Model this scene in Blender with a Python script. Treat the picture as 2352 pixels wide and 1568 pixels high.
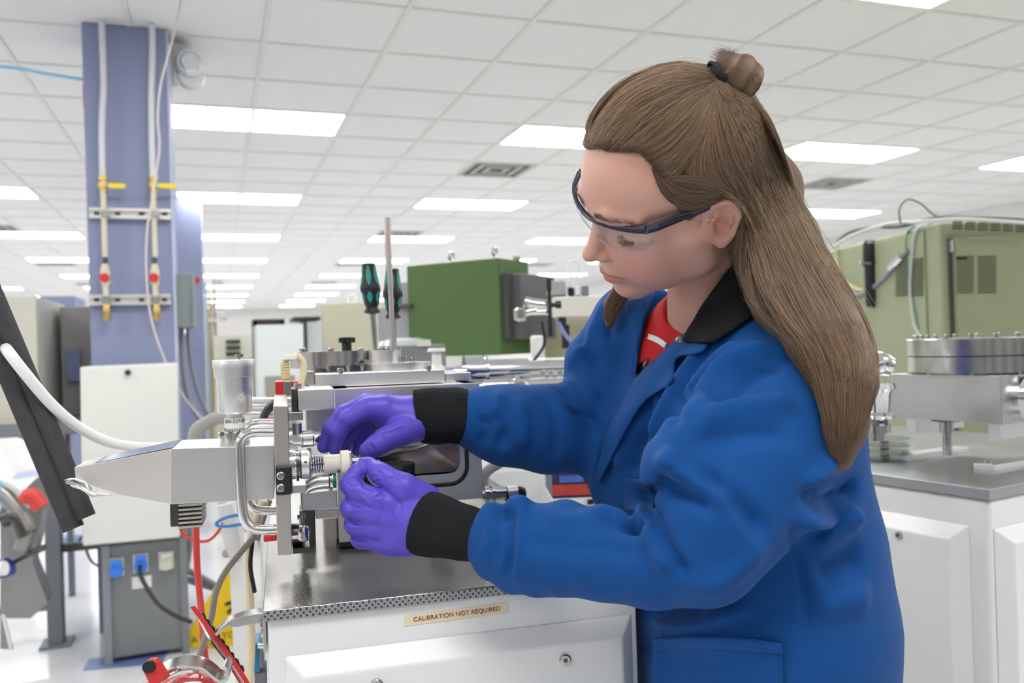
import bpy, bmesh, math, random
import numpy as np
from mathutils import Vector, Matrix
from mathutils.bvhtree import BVHTree
for o in list(bpy.data.objects): bpy.data.objects.remove(o)
SC=bpy.context.scene; COL=SC.collection
PI=math.pi
# ---------------------------------------------------------------- camera
FPX=1941.0; YAW,PIT,ROL=[math.radians(a) for a in (19.286,0.145,1.788)]; CZ=1.28
R0=np.array([math.cos(YAW),-math.sin(YAW),0.]); F0=np.array([math.sin(YAW),math.cos(YAW),0.]); U0=np.array([0,0,1.])
FW=F0*math.cos(PIT)+U0*math.sin(PIT); U1=U0*math.cos(PIT)-F0*math.sin(PIT)
EU=math.cos(ROL)*R0-math.sin(ROL)*U1; EV=math.sin(ROL)*R0+math.cos(ROL)*U1
CAM=np.array([0.,0.,CZ])
cd=bpy.data.cameras.new('camera'); cam=bpy.data.objects.new('camera',cd); COL.objects.link(cam)
cd.sensor_width=36; cd.lens=FPX/2352*36; cd.clip_start=.05; cd.clip_end=200
cam.matrix_world=Matrix(((EU[0],EV[0],-FW[0],0),(EU[1],EV[1],-FW[1],0),(EU[2],EV[2],-FW[2],CZ),(0,0,0,1)))
cd.dof.use_dof=True; cd.dof.focus_distance=1.0; cd.dof.aperture_fstop=5.6
SC.camera=cam
# ---------------------------------------------------------------- light and exposure
w=bpy.data.worlds.new('world'); SC.world=w; w.use_nodes=True
w.node_tree.nodes['Background'].inputs[0].default_value=(1,.985,.965,1)
w.node_tree.nodes['Background'].inputs[1].default_value=.8
LAMP_E=13.0
SC.view_settings.view_transform='Standard'; SC.view_settings.look='None'; SC.view_settings.gamma=1
SC.view_settings.use_curve_mapping=False; SC.view_settings.exposure=0.12
# ---------------------------------------------------------------- helpers
def ray(x,y): return FW+EU*(x-1176)/FPX+EV*(784-y)/FPX
def at(x,y,d): return CAM+ray(x,y)*d
class Fr:
    """a vertical frame turned a degrees clockwise; u right, v away, z up"""
    def __init__(s,a): a=math.radians(a); s.ex=np.array([math.cos(a),-math.sin(a),0]); s.ey=np.array([math.sin(a),math.cos(a),0])
    def p(s,px,py,v): r=ray(px,py); q=CAM+r*(v/(r@s.ey)); return q@s.ex,q[2]
    def z(s,px,py,z): r=ray(px,py); q=CAM+r*((z-CZ)/r[2]); return q@s.ex,q@s.ey
    def w(s,u,v,z): return s.ex*u+s.ey*v+U0*z
    def px(s,v): return v/FPX*1.0
E=Fr(4); ROOM=Fr(0)
MATS={}
def nodes(m): return m.node_tree.nodes,m.node_tree.links
def mat(name,col=(.5,.5,.5),rough=.5,metal=0.,noise=0.,nscale=20.,stretch=(1,1,1),bump=0.,bscale=200.,rvar=0.,spec=.5,emit=None,alpha=1,trans=0.,ior=1.45,sss=0.,coat=0.,attr=False):
    if name in MATS: return MATS[name]
    m=bpy.data.materials.new(name); m.use_nodes=True; MATS[name]=m
    N,L=nodes(m); b=N['Principled BSDF']
    b.inputs['Base Color'].default_value=(*col,1); b.inputs['Roughness'].default_value=rough
    b.inputs['Metallic'].default_value=metal; b.inputs['Specular IOR Level'].default_value=spec
    b.inputs['IOR'].default_value=ior; b.inputs['Transmission Weight'].default_value=trans
    b.inputs['Alpha'].default_value=alpha; b.inputs['Coat Weight'].default_value=coat
    if sss: b.inputs['Subsurface Weight'].default_value=sss; b.inputs['Subsurface Radius'].default_value=(1,.35,.2); b.inputs['Subsurface Scale'].default_value=.006
    if emit: b.inputs['Emission Color'].default_value=(*emit[:3],1); b.inputs['Emission Strength'].default_value=emit[3]
    if noise or rvar or bump:
        tc=N.new('ShaderNodeTexCoord'); mp=N.new('ShaderNodeMapping'); mp.inputs['Scale'].default_value=stretch
        L.new(tc.outputs['Object'],mp.inputs['Vector'])
        nz=N.new('ShaderNodeTexNoise'); nz.inputs['Scale'].default_value=nscale; nz.inputs['Detail'].default_value=5
        L.new(mp.outputs[0],nz.inputs['Vector'])
        if noise and not attr:
            mx=N.new('ShaderNodeMixRGB'); mx.inputs[1].default_value=(*[c*(1-noise) for c in col],1); mx.inputs[2].default_value=(*[min(1,c*(1+noise)) for c in col],1)
            L.new(nz.outputs['Fac'],mx.inputs[0]); L.new(mx.outputs[0],b.inputs['Base Color'])
        if rvar:
            mr=N.new('ShaderNodeMapRange'); mr.inputs[3].default_value=max(0,rough-rvar); mr.inputs[4].default_value=min(1,rough+rvar)
            L.new(nz.outputs['Fac'],mr.inputs[0]); L.new(mr.outputs[0],b.inputs['Roughness'])
        if bump:
            n2=N.new('ShaderNodeTexNoise'); n2.inputs['Scale'].default_value=bscale; n2.inputs['Detail'].default_value=3; L.new(mp.outputs[0],n2.inputs['Vector'])
            bp=N.new('ShaderNodeBump'); bp.inputs['Strength'].default_value=bump; bp.inputs['Distance'].default_value=.001
            L.new(n2.outputs['Fac'],bp.inputs['Height']); L.new(bp.outputs[0],b.inputs['Normal'])
    if attr:
        a=N.new('ShaderNodeAttribute'); a.attribute_name='tint'; L.new(a.outputs['Color'],b.inputs['Base Color'])
    return m
def srgb(r,g,b):
    return tuple((c/255/12.92 if c/255<=.04045 else ((c/255+.055)/1.055)**2.4) for c in (r,g,b))
alu=mat('aluminium',(.70,.70,.71),.38,1,noise=.06,nscale=8,stretch=(2,2,30),rvar=.05,bump=.03,bscale=60)
alu_mill=mat('milled_aluminium',(.62,.57,.54),.33,1,noise=.06,nscale=6,stretch=(3,3,60),rvar=.05,bump=.03,bscale=40)
alu_bright=mat('bright_aluminium',(.77,.76,.75),.36,1,noise=.03,nscale=10,stretch=(1,1,8),rvar=.04)
steel=mat('steel',(.52,.51,.50),.22,1,noise=.15,nscale=30,rvar=.08)
chrome=mat('chrome',(.72,.72,.73),.08,1,noise=.02,nscale=50)
darksteel=mat('dark_steel',(.12,.115,.11),.3,1,noise=.3,nscale=20,rvar=.1)
black=mat('black_plastic',(.015,.015,.017),.4,noise=.2)
rubber=mat('black_rubber',(.01,.01,.012),.55,noise=.2)
whitep=mat('white_powder_coat',(.81,.82,.82),.32,noise=.01,bump=.05,bscale=900)
label_w=mat('white_label',(.82,.82,.8),.5,noise=.02)
red=mat('red_plastic',(.62,.03,.03),.35,noise=.08)
white_pl=mat('white_plastic',(.8,.8,.79),.4,noise=.03)
# ---- mesh builder
class MB:
    def __init__(s,fr=None): s.v=[];s.f=[];s.sm=[];s.fr=fr
    def add(s,vs,fs,smooth=False):
        o=len(s.v)
        if s.fr is not None: vs=[s.fr.w(*p) for p in vs]
        s.v+= [tuple(p) for p in vs]; s.f+=[tuple(i+o for i in f) for f in fs]; s.sm+=[smooth]*len(fs); return s
    def box(s,u0,u1,v0,v1,z0,z1):
        return s.add([(u,v,z) for z in (z0,z1) for v in (v0,v1) for u in (u0,u1)],[(0,2,3,1),(4,5,7,6),(0,1,5,4),(2,6,7,3),(0,4,6,2),(1,3,7,5)])
    def pbox(s,x0,y0,x1,y1,v,dep):
        """box whose front face covers these picture bounds at distance v in the frame"""
        fr=s.fr; xm,ym=(x0+x1)/2,(y0+y1)/2
        return s.box(fr.p(x0,ym,v)[0],fr.p(x1,ym,v)[0],v,v+dep,fr.p(xm,y1,v)[1],fr.p(xm,y0,v)[1])
    def ppoly(s,pts,v,dep):
        q=[s.fr.p(x,y,v) for x,y in pts]; return s.prism([(a,b) for a,b in q],v,v+dep)
    def prism(s,pts,v0,v1):
        n=len(pts); vs=[(a,v0,b) for a,b in pts]+[(a,v1,b) for a,b in pts]
        return s.add(vs,[tuple(range(n)),tuple(range(2*n-1,n-1,-1))]+[(i,i+n,(i+1)%n+n,(i+1)%n) for i in range(n)])
    def rings(s,cs,axA,axB,prof,seg=32,cap=True,smooth=True):
        """surface of revolution: centres cs, radii prof, circle axes axA, axB"""
        vs=[];n=len(cs)
        for c,r in zip(cs,prof):
            for k in range(seg):
                t=2*PI*k/seg; vs.append(np.array(c)+np.array(axA)*r*math.cos(t)+np.array(axB)*r*math.sin(t))
        fs=[(i*seg+k,i*seg+(k+1)%seg,(i+1)*seg+(k+1)%seg,(i+1)*seg+k) for i in range(n-1) for k in range(seg)]
        s.add(vs,fs,smooth)
        if cap:
            s.add([vs[k] for k in range(seg)],[tuple(range(seg-1,-1,-1))]); s.add([vs[(n-1)*seg+k] for k in range(seg)],[tuple(range(seg))])
        return s
    def lz(s,u,v,prof,seg=40,cap=True): # prof (z,r)
        pr=[]
        for z,r in prof: pr.append((z,r))
        for a,b in zip(pr,pr[1:]): s.rings([(u,v,a[0]),(u,v,b[0])],(1,0,0),(0,1,0),[a[1],b[1]],seg,False)
        s.add([(u+pr[0][1]*math.cos(2*PI*k/seg),v+pr[0][1]*math.sin(2*PI*k/seg),pr[0][0]) for k in range(seg)],[tuple(range(seg-1,-1,-1))])
        s.add([(u+pr[-1][1]*math.cos(2*PI*k/seg),v+pr[-1][1]*math.sin(2*PI*k/seg),pr[-1][0]) for k in range(seg)],[tuple(range(seg))])
        return s
    def lu(s,v,z,prof,seg=32):
        for a,b in zip(prof,prof[1:]): s.rings([(a[0],v,z),(b[0],v,z)],(0,1,0),(0,0,1),[a[1],b[1]],seg,False)
        for i,(a,o) in enumerate(((prof[0],1),(prof[-1],-1))):
            s.add([(a[0],v+a[1]*math.cos(2*PI*k/seg),z+a[1]*math.sin(2*PI*k/seg)) for k in range(seg)],[tuple(range(seg))[::-o]])
        return s
    def lv(s,u,z,prof,seg=24):
        for a,b in zip(prof,prof[1:]): s.rings([(u,a[0],z),(u,b[0],z)],(1,0,0),(0,0,1),[a[1],b[1]],seg,False)
        for i,(a,o) in enumerate(((prof[0],1),(prof[-1],-1))):
            s.add([(u+a[1]*math.cos(2*PI*k/seg),a[0],z+a[1]*math.sin(2*PI*k/seg)) for k in range(seg)],[tuple(range(seg))[::o]])
        return s
    # the same with picture units: zcol (px x, v, [(py, r px)...]), ucol (v, px y, [(px x, r px)...])
    def pz(s,px,v,prof,seg=40,vo=0): k=v/FPX; return s.lz(s.fr.p(px,prof[0][0],v)[0],v+vo,[(s.fr.p(px,y,v)[1],r*k*1.02) for y,r in prof][::-1],seg)
    def pu(s,py,v,prof,seg=32): k=v/FPX; z=s.fr.p(prof[len(prof)//2][0],py,v)[1]; return s.lu(v,z,[(s.fr.p(x,py,v)[0],r*k*1.02) for x,r in prof],seg)
    def pv(s,px,py,v,prof,seg=24): k=v/FPX; u,z=s.fr.p(px,py,v); return s.lv(u,z,[(v+dv,r*k) for dv,r in prof],seg)
    def tube(s,pts,r,seg=10,res=8,closed=False):
        P=spline(pts,res,closed); n=len(P)
        rr=r if hasattr(r,'__len__') else [r]*n
        if len(rr)!=n: rr=np.interp(np.linspace(0,1,n),np.linspace(0,1,len(rr)),rr)
        T=np.gradient(P,axis=0); T/=np.linalg.norm(T,axis=1)[:,None]+1e-12
        a=np.cross(T[0],[0,0,1]); 
        if np.linalg.norm(a)<.1: a=np.cross(T[0],[1,0,0])
        a/=np.linalg.norm(a); vs=[]
        for i in range(n):
            a=a-T[i]*(a@T[i]); a/=np.linalg.norm(a); b=np.cross(T[i],a)
            for k in range(seg):
                t=2*PI*k/seg; vs.append(P[i]+(a*math.cos(t)+b*math.sin(t))*rr[i])
        fs=[(i*seg+k,i*seg+(k+1)%seg,(i+1)*seg+(k+1)%seg,(i+1)*seg+k) for i in range(n-1) for k in range(seg)]
        fs+=[tuple(range(seg-1,-1,-1)),tuple((n-1)*seg+k for k in range(seg))]
        return s.add(vs,fs,True)
    def build(s,name,m,parent=None,bevel=0,seg=2,solid=0,**kw):
        me=bpy.data.meshes.new(name); me.from_pydata([tuple(map(float,v)) for v in s.v],[],s.f); me.materials.append(m)
        me.polygons.foreach_set('use_smooth',s.sm); me.update()
        o=bpy.data.objects.new(name,me); COL.objects.link(o)
        bm=bmesh.new(); bm.from_mesh(me); bmesh.ops.remove_doubles(bm,verts=bm.verts,dist=1e-6); bmesh.ops.recalc_face_normals(bm,faces=bm.faces)
        for e in bm.edges:
            if len(e.link_faces)==2 and e.calc_face_angle(0)>.6: e.smooth=False
        bm.to_mesh(me); bm.free()
        if bevel:
            for p in me.polygons: p.use_smooth=True
            bv=o.modifiers.new('bevel','BEVEL'); bv.width=bevel; bv.segments=seg; bv.limit_method='ANGLE'; bv.angle_limit=.6; bv.harden_normals=True
        adopt(o,parent); 
        for k,v in kw.items(): o[k]=v
        return o
def adopt(o,parent):
    if parent is not None:
        o.parent=parent; o.matrix_parent_inverse=world_of(parent).inverted()
WM={}
def world_of(o): return WM.get(o.name,Matrix.Identity(4))
def spline(pts,res=8,closed=False):
    P=np.array(pts,float)
    if len(P)<3 or res<=1: return P if res<=1 else np.array([P[0]+(P[-1]-P[0])*t for t in np.linspace(0,1,max(2,3))])
    Q=np.vstack([2*P[0]-P[1],P,2*P[-1]-P[-2]]); out=[]
    for i in range(1,len(Q)-2):
        for t in np.linspace(0,1,res,endpoint=False):
            a,b,c,d=Q[i-1:i+3]; out.append(.5*((2*b)+(-a+c)*t+(2*a-5*b+4*c-d)*t*t+(-a+3*b-3*c+d)*t**3))
    out.append(P[-1]); return np.array(out)
def thing(name,label,cat,loc,group=None):
    o=bpy.data.objects.new(name,None); o.empty_display_size=.05; COL.objects.link(o); o.location=tuple(map(float,loc))
    WM[o.name]=Matrix.Translation(Vector(tuple(map(float,loc))))
    o['label']=label;o['category']=cat
    if group:o['group']=group
    return o
def tag(o,label,cat,group=None):
    o['label']=label;o['category']=cat
    if group:o['group']=group
    return o
def struct(o): o['kind']='structure'; return o
def dup(root,off,label=None):
    def cp(o,par):
        c=o.copy(); COL.objects.link(c)
        if par is not None: c.parent=par
        for ch in list(o.children): cp(ch,c)
        return c
    r=cp(root,None); r.location=Vector(root.location)+Vector(off)
    if label: r['label']=label
    return r
def text(name,s,size,pos,right,up,m,parent,extrude=.0002,align='CENTER',**kw):
    cu=bpy.data.curves.new(name,'FONT'); cu.body=s; cu.size=size; cu.align_x=align; cu.align_y='CENTER'; cu.extrude=extrude; cu.resolution_u=3
    o=bpy.data.objects.new(name,cu); COL.objects.link(o)
    r=Vector(right).normalized(); u=Vector(up).normalized(); n=r.cross(u)
    M=Matrix(((r[0],u[0],n[0],pos[0]),(r[1],u[1],n[1],pos[1]),(r[2],u[2],n[2],pos[2]),(0,0,0,1)))
    bpy.context.view_layer.update(); me=bpy.data.meshes.new_from_object(o.evaluated_get(bpy.context.evaluated_depsgraph_get())); bpy.data.objects.remove(o)
    o=bpy.data.objects.new(name,me); COL.objects.link(o); me.transform(M); me.materials.clear(); me.materials.append(m); adopt(o,parent)
    for k,v in kw.items(): o[k]=v
    return o
# ================================================================ the room
T=.61; GX,GY=.44*T,6.228*T; CH=CZ+1.549
def gx(i): return i*T+GX
def gy(j): return j*T+GY
tile_m=mat('ceiling_tile',(.80,.80,.795),.9,noise=.04,nscale=150,bump=.3,bscale=400)
tbar_m=mat('ceiling_grid',(.74,.735,.70),.6,noise=.02)
X0,X1,Y0,Y1=gx(-16),gx(15),gy(-9),gy(47)
ceil=struct(MB(ROOM).box(X0,X1,Y0,Y1,CH+.03,CH+.05).build('ceiling',tile_m))
tb=MB(ROOM)
for i in range(-16,16): tb.box(gx(i)-.012,gx(i)+.012,Y0,Y1,CH,CH+.012)
for j in range(-9,48): tb.box(X0,X1,gy(j)-.012,gy(j)+.012,CH+.0005,CH+.012)
tb.build('ceiling_grid',tbar_m,ceil,kind='stuff')
lamps={}
for j in (-7,-2,3,8,13,18,23,28,33,38,43):
    for i in (-13,-9,-5,-1,3,7,11): lamps[(i,j)]=1
vents={(3,5),(3,12),(9,5),(-5,12),(9,12),(3,19),(3,26),(-5,19),(9,19),(-5,26)}
used=set()
for (i,j) in lamps: used|={(i,j),(i+1,j)}
used|=vents
cells=[(i,j) for i in range(-16,15) for j in range(-9,47) if (i,j) not in used]
cells.sort(key=lambda c:(abs(gx(c[0]+.5)-.35*gy(c[1]+.5))>1.05*gy(c[1]+.5) or c[1]<-5, gy(c[1])))
tm=None; rest=MB(ROOM)
for n,(i,j) in enumerate(cells):
    if n<280:
        if tm is None:
            o=MB().box(0,T-.026,0,T-.026,0,.012).build('ceiling_tile',tile_m,None); tm=o
        else:
            o=tm.copy(); COL.objects.link(o)
        o.parent=ceil; o.location=(gx(i)+.013,gy(j)+.013,CH+.006)
    else: rest.box(gx(i)+.013,gx(i+1)-.013,gy(j)+.013,gy(j+1)-.013,CH+.006,CH+.018)
rest.build('ceiling_tiles',tile_m,ceil,kind='stuff')
# troffers
dm=bpy.data.materials.new('lamp_diffuser'); dm.use_nodes=True; N,L=nodes(dm); b=N['Principled BSDF']
tc=N.new('ShaderNodeTexCoord'); mp=N.new('ShaderNodeMapping'); mp.inputs['Scale'].default_value=(8,3,1); L.new(tc.outputs['Generated'],mp.inputs[0])
wv=N.new('ShaderNodeTexWave'); wv.bands_direction='Y'; wv.inputs['Scale'].default_value=.32; wv.inputs['Distortion'].default_value=1.5; L.new(mp.outputs[0],wv.inputs[0])
mr=N.new('ShaderNodeMapRange'); mr.inputs[3].default_value=LAMP_E*.75; mr.inputs[4].default_value=LAMP_E*1.25; L.new(wv.outputs['Fac'],mr.inputs[0]); L.new(mr.outputs[0],b.inputs['Emission Strength'])
b.inputs['Emission Color'].default_value=(1,.99,.965,1); b.inputs['Base Color'].default_value=(.8,.8,.8,1)
proto=None
LPLACE={(-1,3):'nearest long ceiling light right of the blue column',(3,3):'ceiling light just behind the woman\'s forehead',(3,8):'ceiling light between the rod tip and the safety glasses',
 (-5,8):'ceiling light cut by the left picture edge, nearest on that side',(-1,8):'second ceiling light beyond the column, above the rear column top',(3,-2):'ceiling light cut off by the top picture edge',
 (7,3):'ceiling light right of the woman\'s long hair',(11,3):'ceiling light at the right picture edge'}
for (i,j) in lamps:
    if not(abs(gx(i+1)-.35*gy(j))<1.15*max(gy(j),3)): 
        if j>23: continue
    ORD=['first','second','third','fourth','fifth','sixth','seventh','eighth','ninth','tenth','eleventh','twelfth']
    lb=LPLACE.get((i,j),'ceiling light panel, %s row from the camera, %s from the left'%(ORD[(j+7)//5],ORD[(i+13)//4]))
    if proto is None:
        t=thing('ceiling_light',lb,'ceiling light',(gx(i),gy(j),CH+.004),'ceiling lights'); proto=t; base=(gx(i),gy(j))
        MB().box(.014,2*T-.014,.014,T-.014,.004,.006).build('diffuser',dm).parent=t
        f=MB()
        for a in ((.012,2*T-.012,.012,.03),(.012,2*T-.012,T-.03,T-.012),(.012,.03,.03,T-.03),(2*T-.03,2*T-.012,.03,T-.03)): f.box(*a,-.001,.02)
        f.build('frame',tbar_m).parent=t
    else:
        t=dup(proto,(gx(i)-base[0],gy(j)-base[1],0),lb)
VPLACE={(3,5):'square ceiling air vent left of the woman\'s forehead',(9,5):'ceiling air vent above the green cabinet',(3,12):'ceiling air vent behind the tall rod',(-5,12):'ceiling air vent near the left picture edge'}
grey=mat('vent_grey',(.42,.42,.40),.6,noise=.05); vdark=mat('vent_dark',(.08,.08,.08),.8,noise=.1)
pv=None
for (i,j) in sorted(vents):
    lb=VPLACE.get((i,j),'small ceiling air vent, %s tile row back, %s of the column'%({5:'fifth',12:'twelfth',19:'nineteenth',26:'twenty-sixth'}[j],'left' if i<0 else 'right' if i<5 else 'far right'))
    if pv is None:
        t=thing('air_vent',lb,'vent',(gx(i),gy(j),CH),'ceiling air vents'); pv=t; vb=(gx(i),gy(j))
        MB().box(.013,T-.013,.013,T-.013,.012,.016).build('backing',vdark).parent=t
        for k in range(3):
            e=.014+k*.09; f=MB(); q=T-e; ww=.045
            f.box(e,q,e,e+ww,0-.0,.008).box(e,q,q-ww,q,0,.008).box(e,e+ww,e+ww,q-ww,0,.008).box(q-ww,q,e+ww,q-ww,0,.008)
            f.build('louvre',grey).parent=t
    else: dup(pv,(gx(i)-vb[0],gy(j)-vb[1],0),lb)
# floor
fm=mat('floor_vinyl',(.67,.68,.70),.14,noise=.06,nscale=2.5,rvar=.05,spec=.6)
floor=struct(MB(ROOM).box(X0,X1,-5.0,Y1,-.05,0).build('floor',fm))
N,L=nodes(fm)
wallm=mat('wall_paint',(.78,.78,.76),.8,noise=.02)
struct(MB(ROOM).box(X1,X1+.1,-5,Y1,0,CH+.05).build('wall_right',wallm))
struct(MB(ROOM).box(X0,X1,Y1,Y1+.1,0,CH+.05).build('wall_back',wallm))
struct(MB(ROOM).box(X0,X1,-5.1,-5.0,0,CH+.05).build('wall_front',mat('wall_paint_shade',(.68,.68,.68),.7,noise=.04)))
struct(MB(ROOM).box(X0-.1,X0,-5,Y1,0,CH+.05).build('wall_left',wallm))
for k in range(9): struct(MB(ROOM).box(-9+k*2.0,-8.2+k*2.0,-5.0,-4.5,0,2.0).build('reflection_block_%d'%(k+1),mat('reflection_dark',(.14,.145,.15),.4,noise=.2)))  # unseen dark blocks behind the camera, added for contrast in the metal reflections
bluefl=mat('blue_floor_tile',srgb(105,125,175),.3,noise=.06)
def floorpatch(pts,name,label):
    q=[ROOM.z(x,y,.0) for x,y in pts]; b=MB(); n=len(q)
    b.add([(a,c,.001) for a,c in q]+[(a,c,.003) for a,c in q],[tuple(range(n-1,-1,-1)),tuple(range(n,2*n))]+[(i,(i+1)%n,(i+1)%n+n,i+n) for i in range(n)])
    o=b.build(name,bluefl,floor); o['label']=label; return o
floorpatch([(190,1540),(372,1524),(385,1496),(205,1514)],'blue_tile','blue rectangle set in the white floor')
floorpatch([(128,1266),(205,1256),(205,1226),(128,1236)],'blue_tile','blue floor rectangle behind the grey table leg')
floorpatch([(30,1098),(110,1090),(100,1078),(40,1085)],'blue_tile','blue floor rectangle far behind the grey table')
# columns
blue=mat('column_blue',srgb(136,143,175),.6,noise=.03,nscale=4)
bluetr=mat('column_corner_trim',srgb(190,195,225),.4,noise=.02)
def column(x0,x1,Y,dep,label):
    t=thing('support_column',label,'column',(.5*(x0+x1),Y+dep/2,0),None)
    MB(ROOM).box(x0,x1,Y,Y+dep,0,CH).build('shaft',blue,t)
    MB(ROOM).box(x1-.006,x1+.006,Y-.004,Y+.02,0,CH).build('corner_trim',bluetr,t); return t
CY=4.34; cx0=ROOM.p(197,400,CY)[0]; cx1=ROOM.p(393,400,CY)[0]
column(cx0,cx1,CY,.40,'near blue square column with gas pipes in front')
column(ROOM.p(375,600,8.95)[0],ROOM.p(466,600,8.95)[0],8.95,.42,'farther blue column behind the near one')
RM=ROOM
brass=mat('brass',(.62,.45,.16),.35,1,noise=.15); cream=mat('cream_pipe',(.66,.60,.47),.4,noise=.08,nscale=30); pipew=mat('grey_white_pipe',(.66,.66,.70),.4,noise=.05)
yel=mat('yellow_tag',(.85,.66,.02),.5,noise=.05)
V=CY-.06
for xs,lb in (((234,236,238,234,236,241),'gas pipe with yellow-tagged valve, left one on the near blue column'),((349,350,348,348,351,355),'gas pipe with yellow-tagged valve, right one on the near blue column')):
    x=xs[0]; off=x-234
    t=thing('gas_pipe',lb,'pipe',RM.w(*[RM.p(x,730,V)[0],V,RM.p(x,730,V)[1]]),'gas pipes on the blue column')
    W=lambda a,b:RM.w(RM.p(a,b,V)[0],V,min(RM.p(a,b,V)[1],CH))
    MB().tube([W(xs[0],52),W(xs[1],120),W(xs[2],200),W(xs[3],290),W(xs[4],410)],.014,12,5).build('pipe',pipew,t)
    MB(RM).pz(xs[4]+1,V,[(404,9),(414,9),(414,6),(420,6),(420,10),(432,10),(432,7),(442,7)],16).build('valve_body',brass,t)
    MB(RM).pz(xs[4]+1,V,[(442,5.5),(590,5.5)],14).build('lower_pipe',cream,t)
    MB(RM).pbox(xs[4]+4,420,xs[4]+14,430,V-.02,.02).build('valve_collar',steel,t)
    h=MB(RM).pbox(xs[4]+13,421,xs[4]+52,432,V-.025,.006).build('valve_lever',yel,t,bevel=.002)
    MB(RM).pz(xs[5],V,[(592,5.5),(606,5.5)],14).build('nipple',darksteel,t)
    MB(RM).pz(xs[5],V,[(606,6),(622,9),(650,9),(658,6),(665,6)],18).build('regulator',cream,t)
    MB(RM).pv(xs[5]-2,637,V-.03,[(0,9),(.012,10),(.03,9)],18).build('red_knob',red,t)
    MB(RM).pz(xs[5]+2,V,[(665,6),(700,6)],14).build('outlet_pipe',cream,t)
    MB(RM).pz(xs[5]+4,V,[(700,6),(712,8),(712,8),(730,8),(736,5)],14).build('outlet_cap',brass,t)
    MB(RM).pbox(xs[5]-9,483,xs[5]+11,497,V-.02,.012).build('clamp',steel,t)
    MB(RM).pbox(xs[5]-8,680,xs[5]+12,695,V-.02,.012).build('clamp',steel,t)
for y,lb in ((490,'upper slotted metal strut on the near blue column'),(688,'lower slotted metal strut on the near blue column')):
    t=thing('strut_channel',lb,'strut',RM.w(RM.p(300,y,V)[0],CY,RM.p(300,y,V)[1]),'strut channels on the column')
    f=MB(RM); f.pbox(204,y-12,392,y-5,CY-.035,.035); f.pbox(204,y+5,392,y+12,CY-.035,.035); f.build('channel_lips',alu_bright,t)
    MB(RM).pbox(204,y-6,392,y+6,CY-.012,.012).build('channel_back',alu_bright,t)
    for x in (222,270,325,378): MB(RM).pbox(x-6,y-3,x+6,y+4,CY-.016,.005).build('slot',vdark,t)
# emergency light
t=thing('emergency_light','white twin-lamp emergency light on the near column near the ceiling','emergency light',RM.w(RM.p(400,150,CY)[0],CY+.1,RM.p(400,190,CY)[1]))
u0=cx1
MB(RM).pbox(394,100,440,190,CY+.12,.09).build('housing',white_pl,t,bevel=.01)
MB(RM).pv(437,140,CY+.06,[(0,26),(.02,31),(.06,26)],24).build('lamp_head',white_pl,t)
MB(RM).pv(437,140,CY+.05,[(0,18),(.012,24)],24).build('lens',mat('lamp_lens',(.75,.78,.82),.1,noise=.1,nscale=80,metal=.6),t)
MB(RM).pv(440,172,CY+.10,[(0,26),(.05,28),(.05,20)],24).build('lamp_head',white_pl,t)
tag(MB(RM).pbox(190,195,199,246,CY+.15,.03).build('alarm_box',red,None,bevel=.003),'small red box on the left side of the near column','alarm box')
# hanging cable, blue hose
Wc=lambda pts,v,fr=RM:[fr.w(fr.p(a,b,v)[0],v,fr.p(a,b,v)[1]) for a,b in pts]
wirem=mat('thin_cable',(.55,.52,.5),.5,noise=.05)
p=Wc([(418,-10),(395,95),(370,190),(362,270),(366,340),(352,440),(338,530),(336,620),(345,720),(372,810),(415,900),(478,980)],3.9); p[0][2]=CH
tag(MB().tube(p,.005,6,5).build('hanging_cable',wirem),'thin grey cable hanging from the ceiling past the column','cable')
tag(MB().tube(Wc([(-40,150),(40,157),(110,170),(200,184)],4.45),.007,6,5).build('blue_hose',mat('blue_hose',(.25,.55,.8),.4,noise=.05)),'light blue hose entering high at the left edge','hose')
# ================================================================ bench cabinet under the instrument
def puc(fr,px,py,u): r=ray(px,py); q=CAM+r*(u/(r@fr.ex)); return q@fr.ey,q[2]
TZ=.99; VF=.992
ua=E.z(612,1397,TZ)[0]; ub=E.p(1463,1400,VF)[0]
cab=thing('instrument_cabinet','white bench cabinet with patterned steel top under the open metal instrument','cabinet',E.w((ua+ub)/2,1.4,0))
struct_in=MB(E); struct_in.box(ua,ub,VF,1.95,.06,TZ-.011).build('body',whitep,cab,bevel=.004)
MB(E).box(ua+.03,ub-.03,VF+.03,1.9,0,.06).build('plinth',darksteel,cab)
# patterned steel top
ts=bpy.data.materials.new('patterned_steel'); ts.use_nodes=True; N,L=nodes(ts); b=N['Principled BSDF']
b.inputs['Metallic'].default_value=1; b.inputs['Roughness'].default_value=.22
tc=N.new('ShaderNodeTexCoord'); br=N.new('ShaderNodeTexBrick'); L.new(tc.outputs['Object'],br.inputs['Vector'])
br.inputs['Scale'].default_value=1; br.inputs['Brick Width'].default_value=.006; br.inputs['Row Height'].default_value=.0028; br.inputs['Mortar Size'].default_value=.0006; br.inputs['Mortar Smooth'].default_value=.6
br.inputs['Color1'].default_value=(.34,.335,.33,1); br.inputs['Color2'].default_value=(.42,.41,.4,1); br.inputs['Mortar'].default_value=(.62,.6,.58,1)
L.new(br.outputs['Color'],b.inputs['Base Color']); bp=N.new('ShaderNodeBump'); bp.inputs['Strength'].default_value=.5; bp.inputs['Distance'].default_value=.0006; L.new(br.outputs['Fac'],bp.inputs['Height']); L.new(bp.outputs[0],b.inputs['Normal'])
MB(E).box(ua-.004,ub+.003,VF-.004,1.955,TZ-.010,TZ).build('steel_top',ts,cab,bevel=.0012)
es=bpy.data.materials.new('checker_edge'); es.use_nodes=True; N,L=nodes(es); b=N['Principled BSDF']; b.inputs['Metallic'].default_value=.6; b.inputs['Roughness'].default_value=.4
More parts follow.
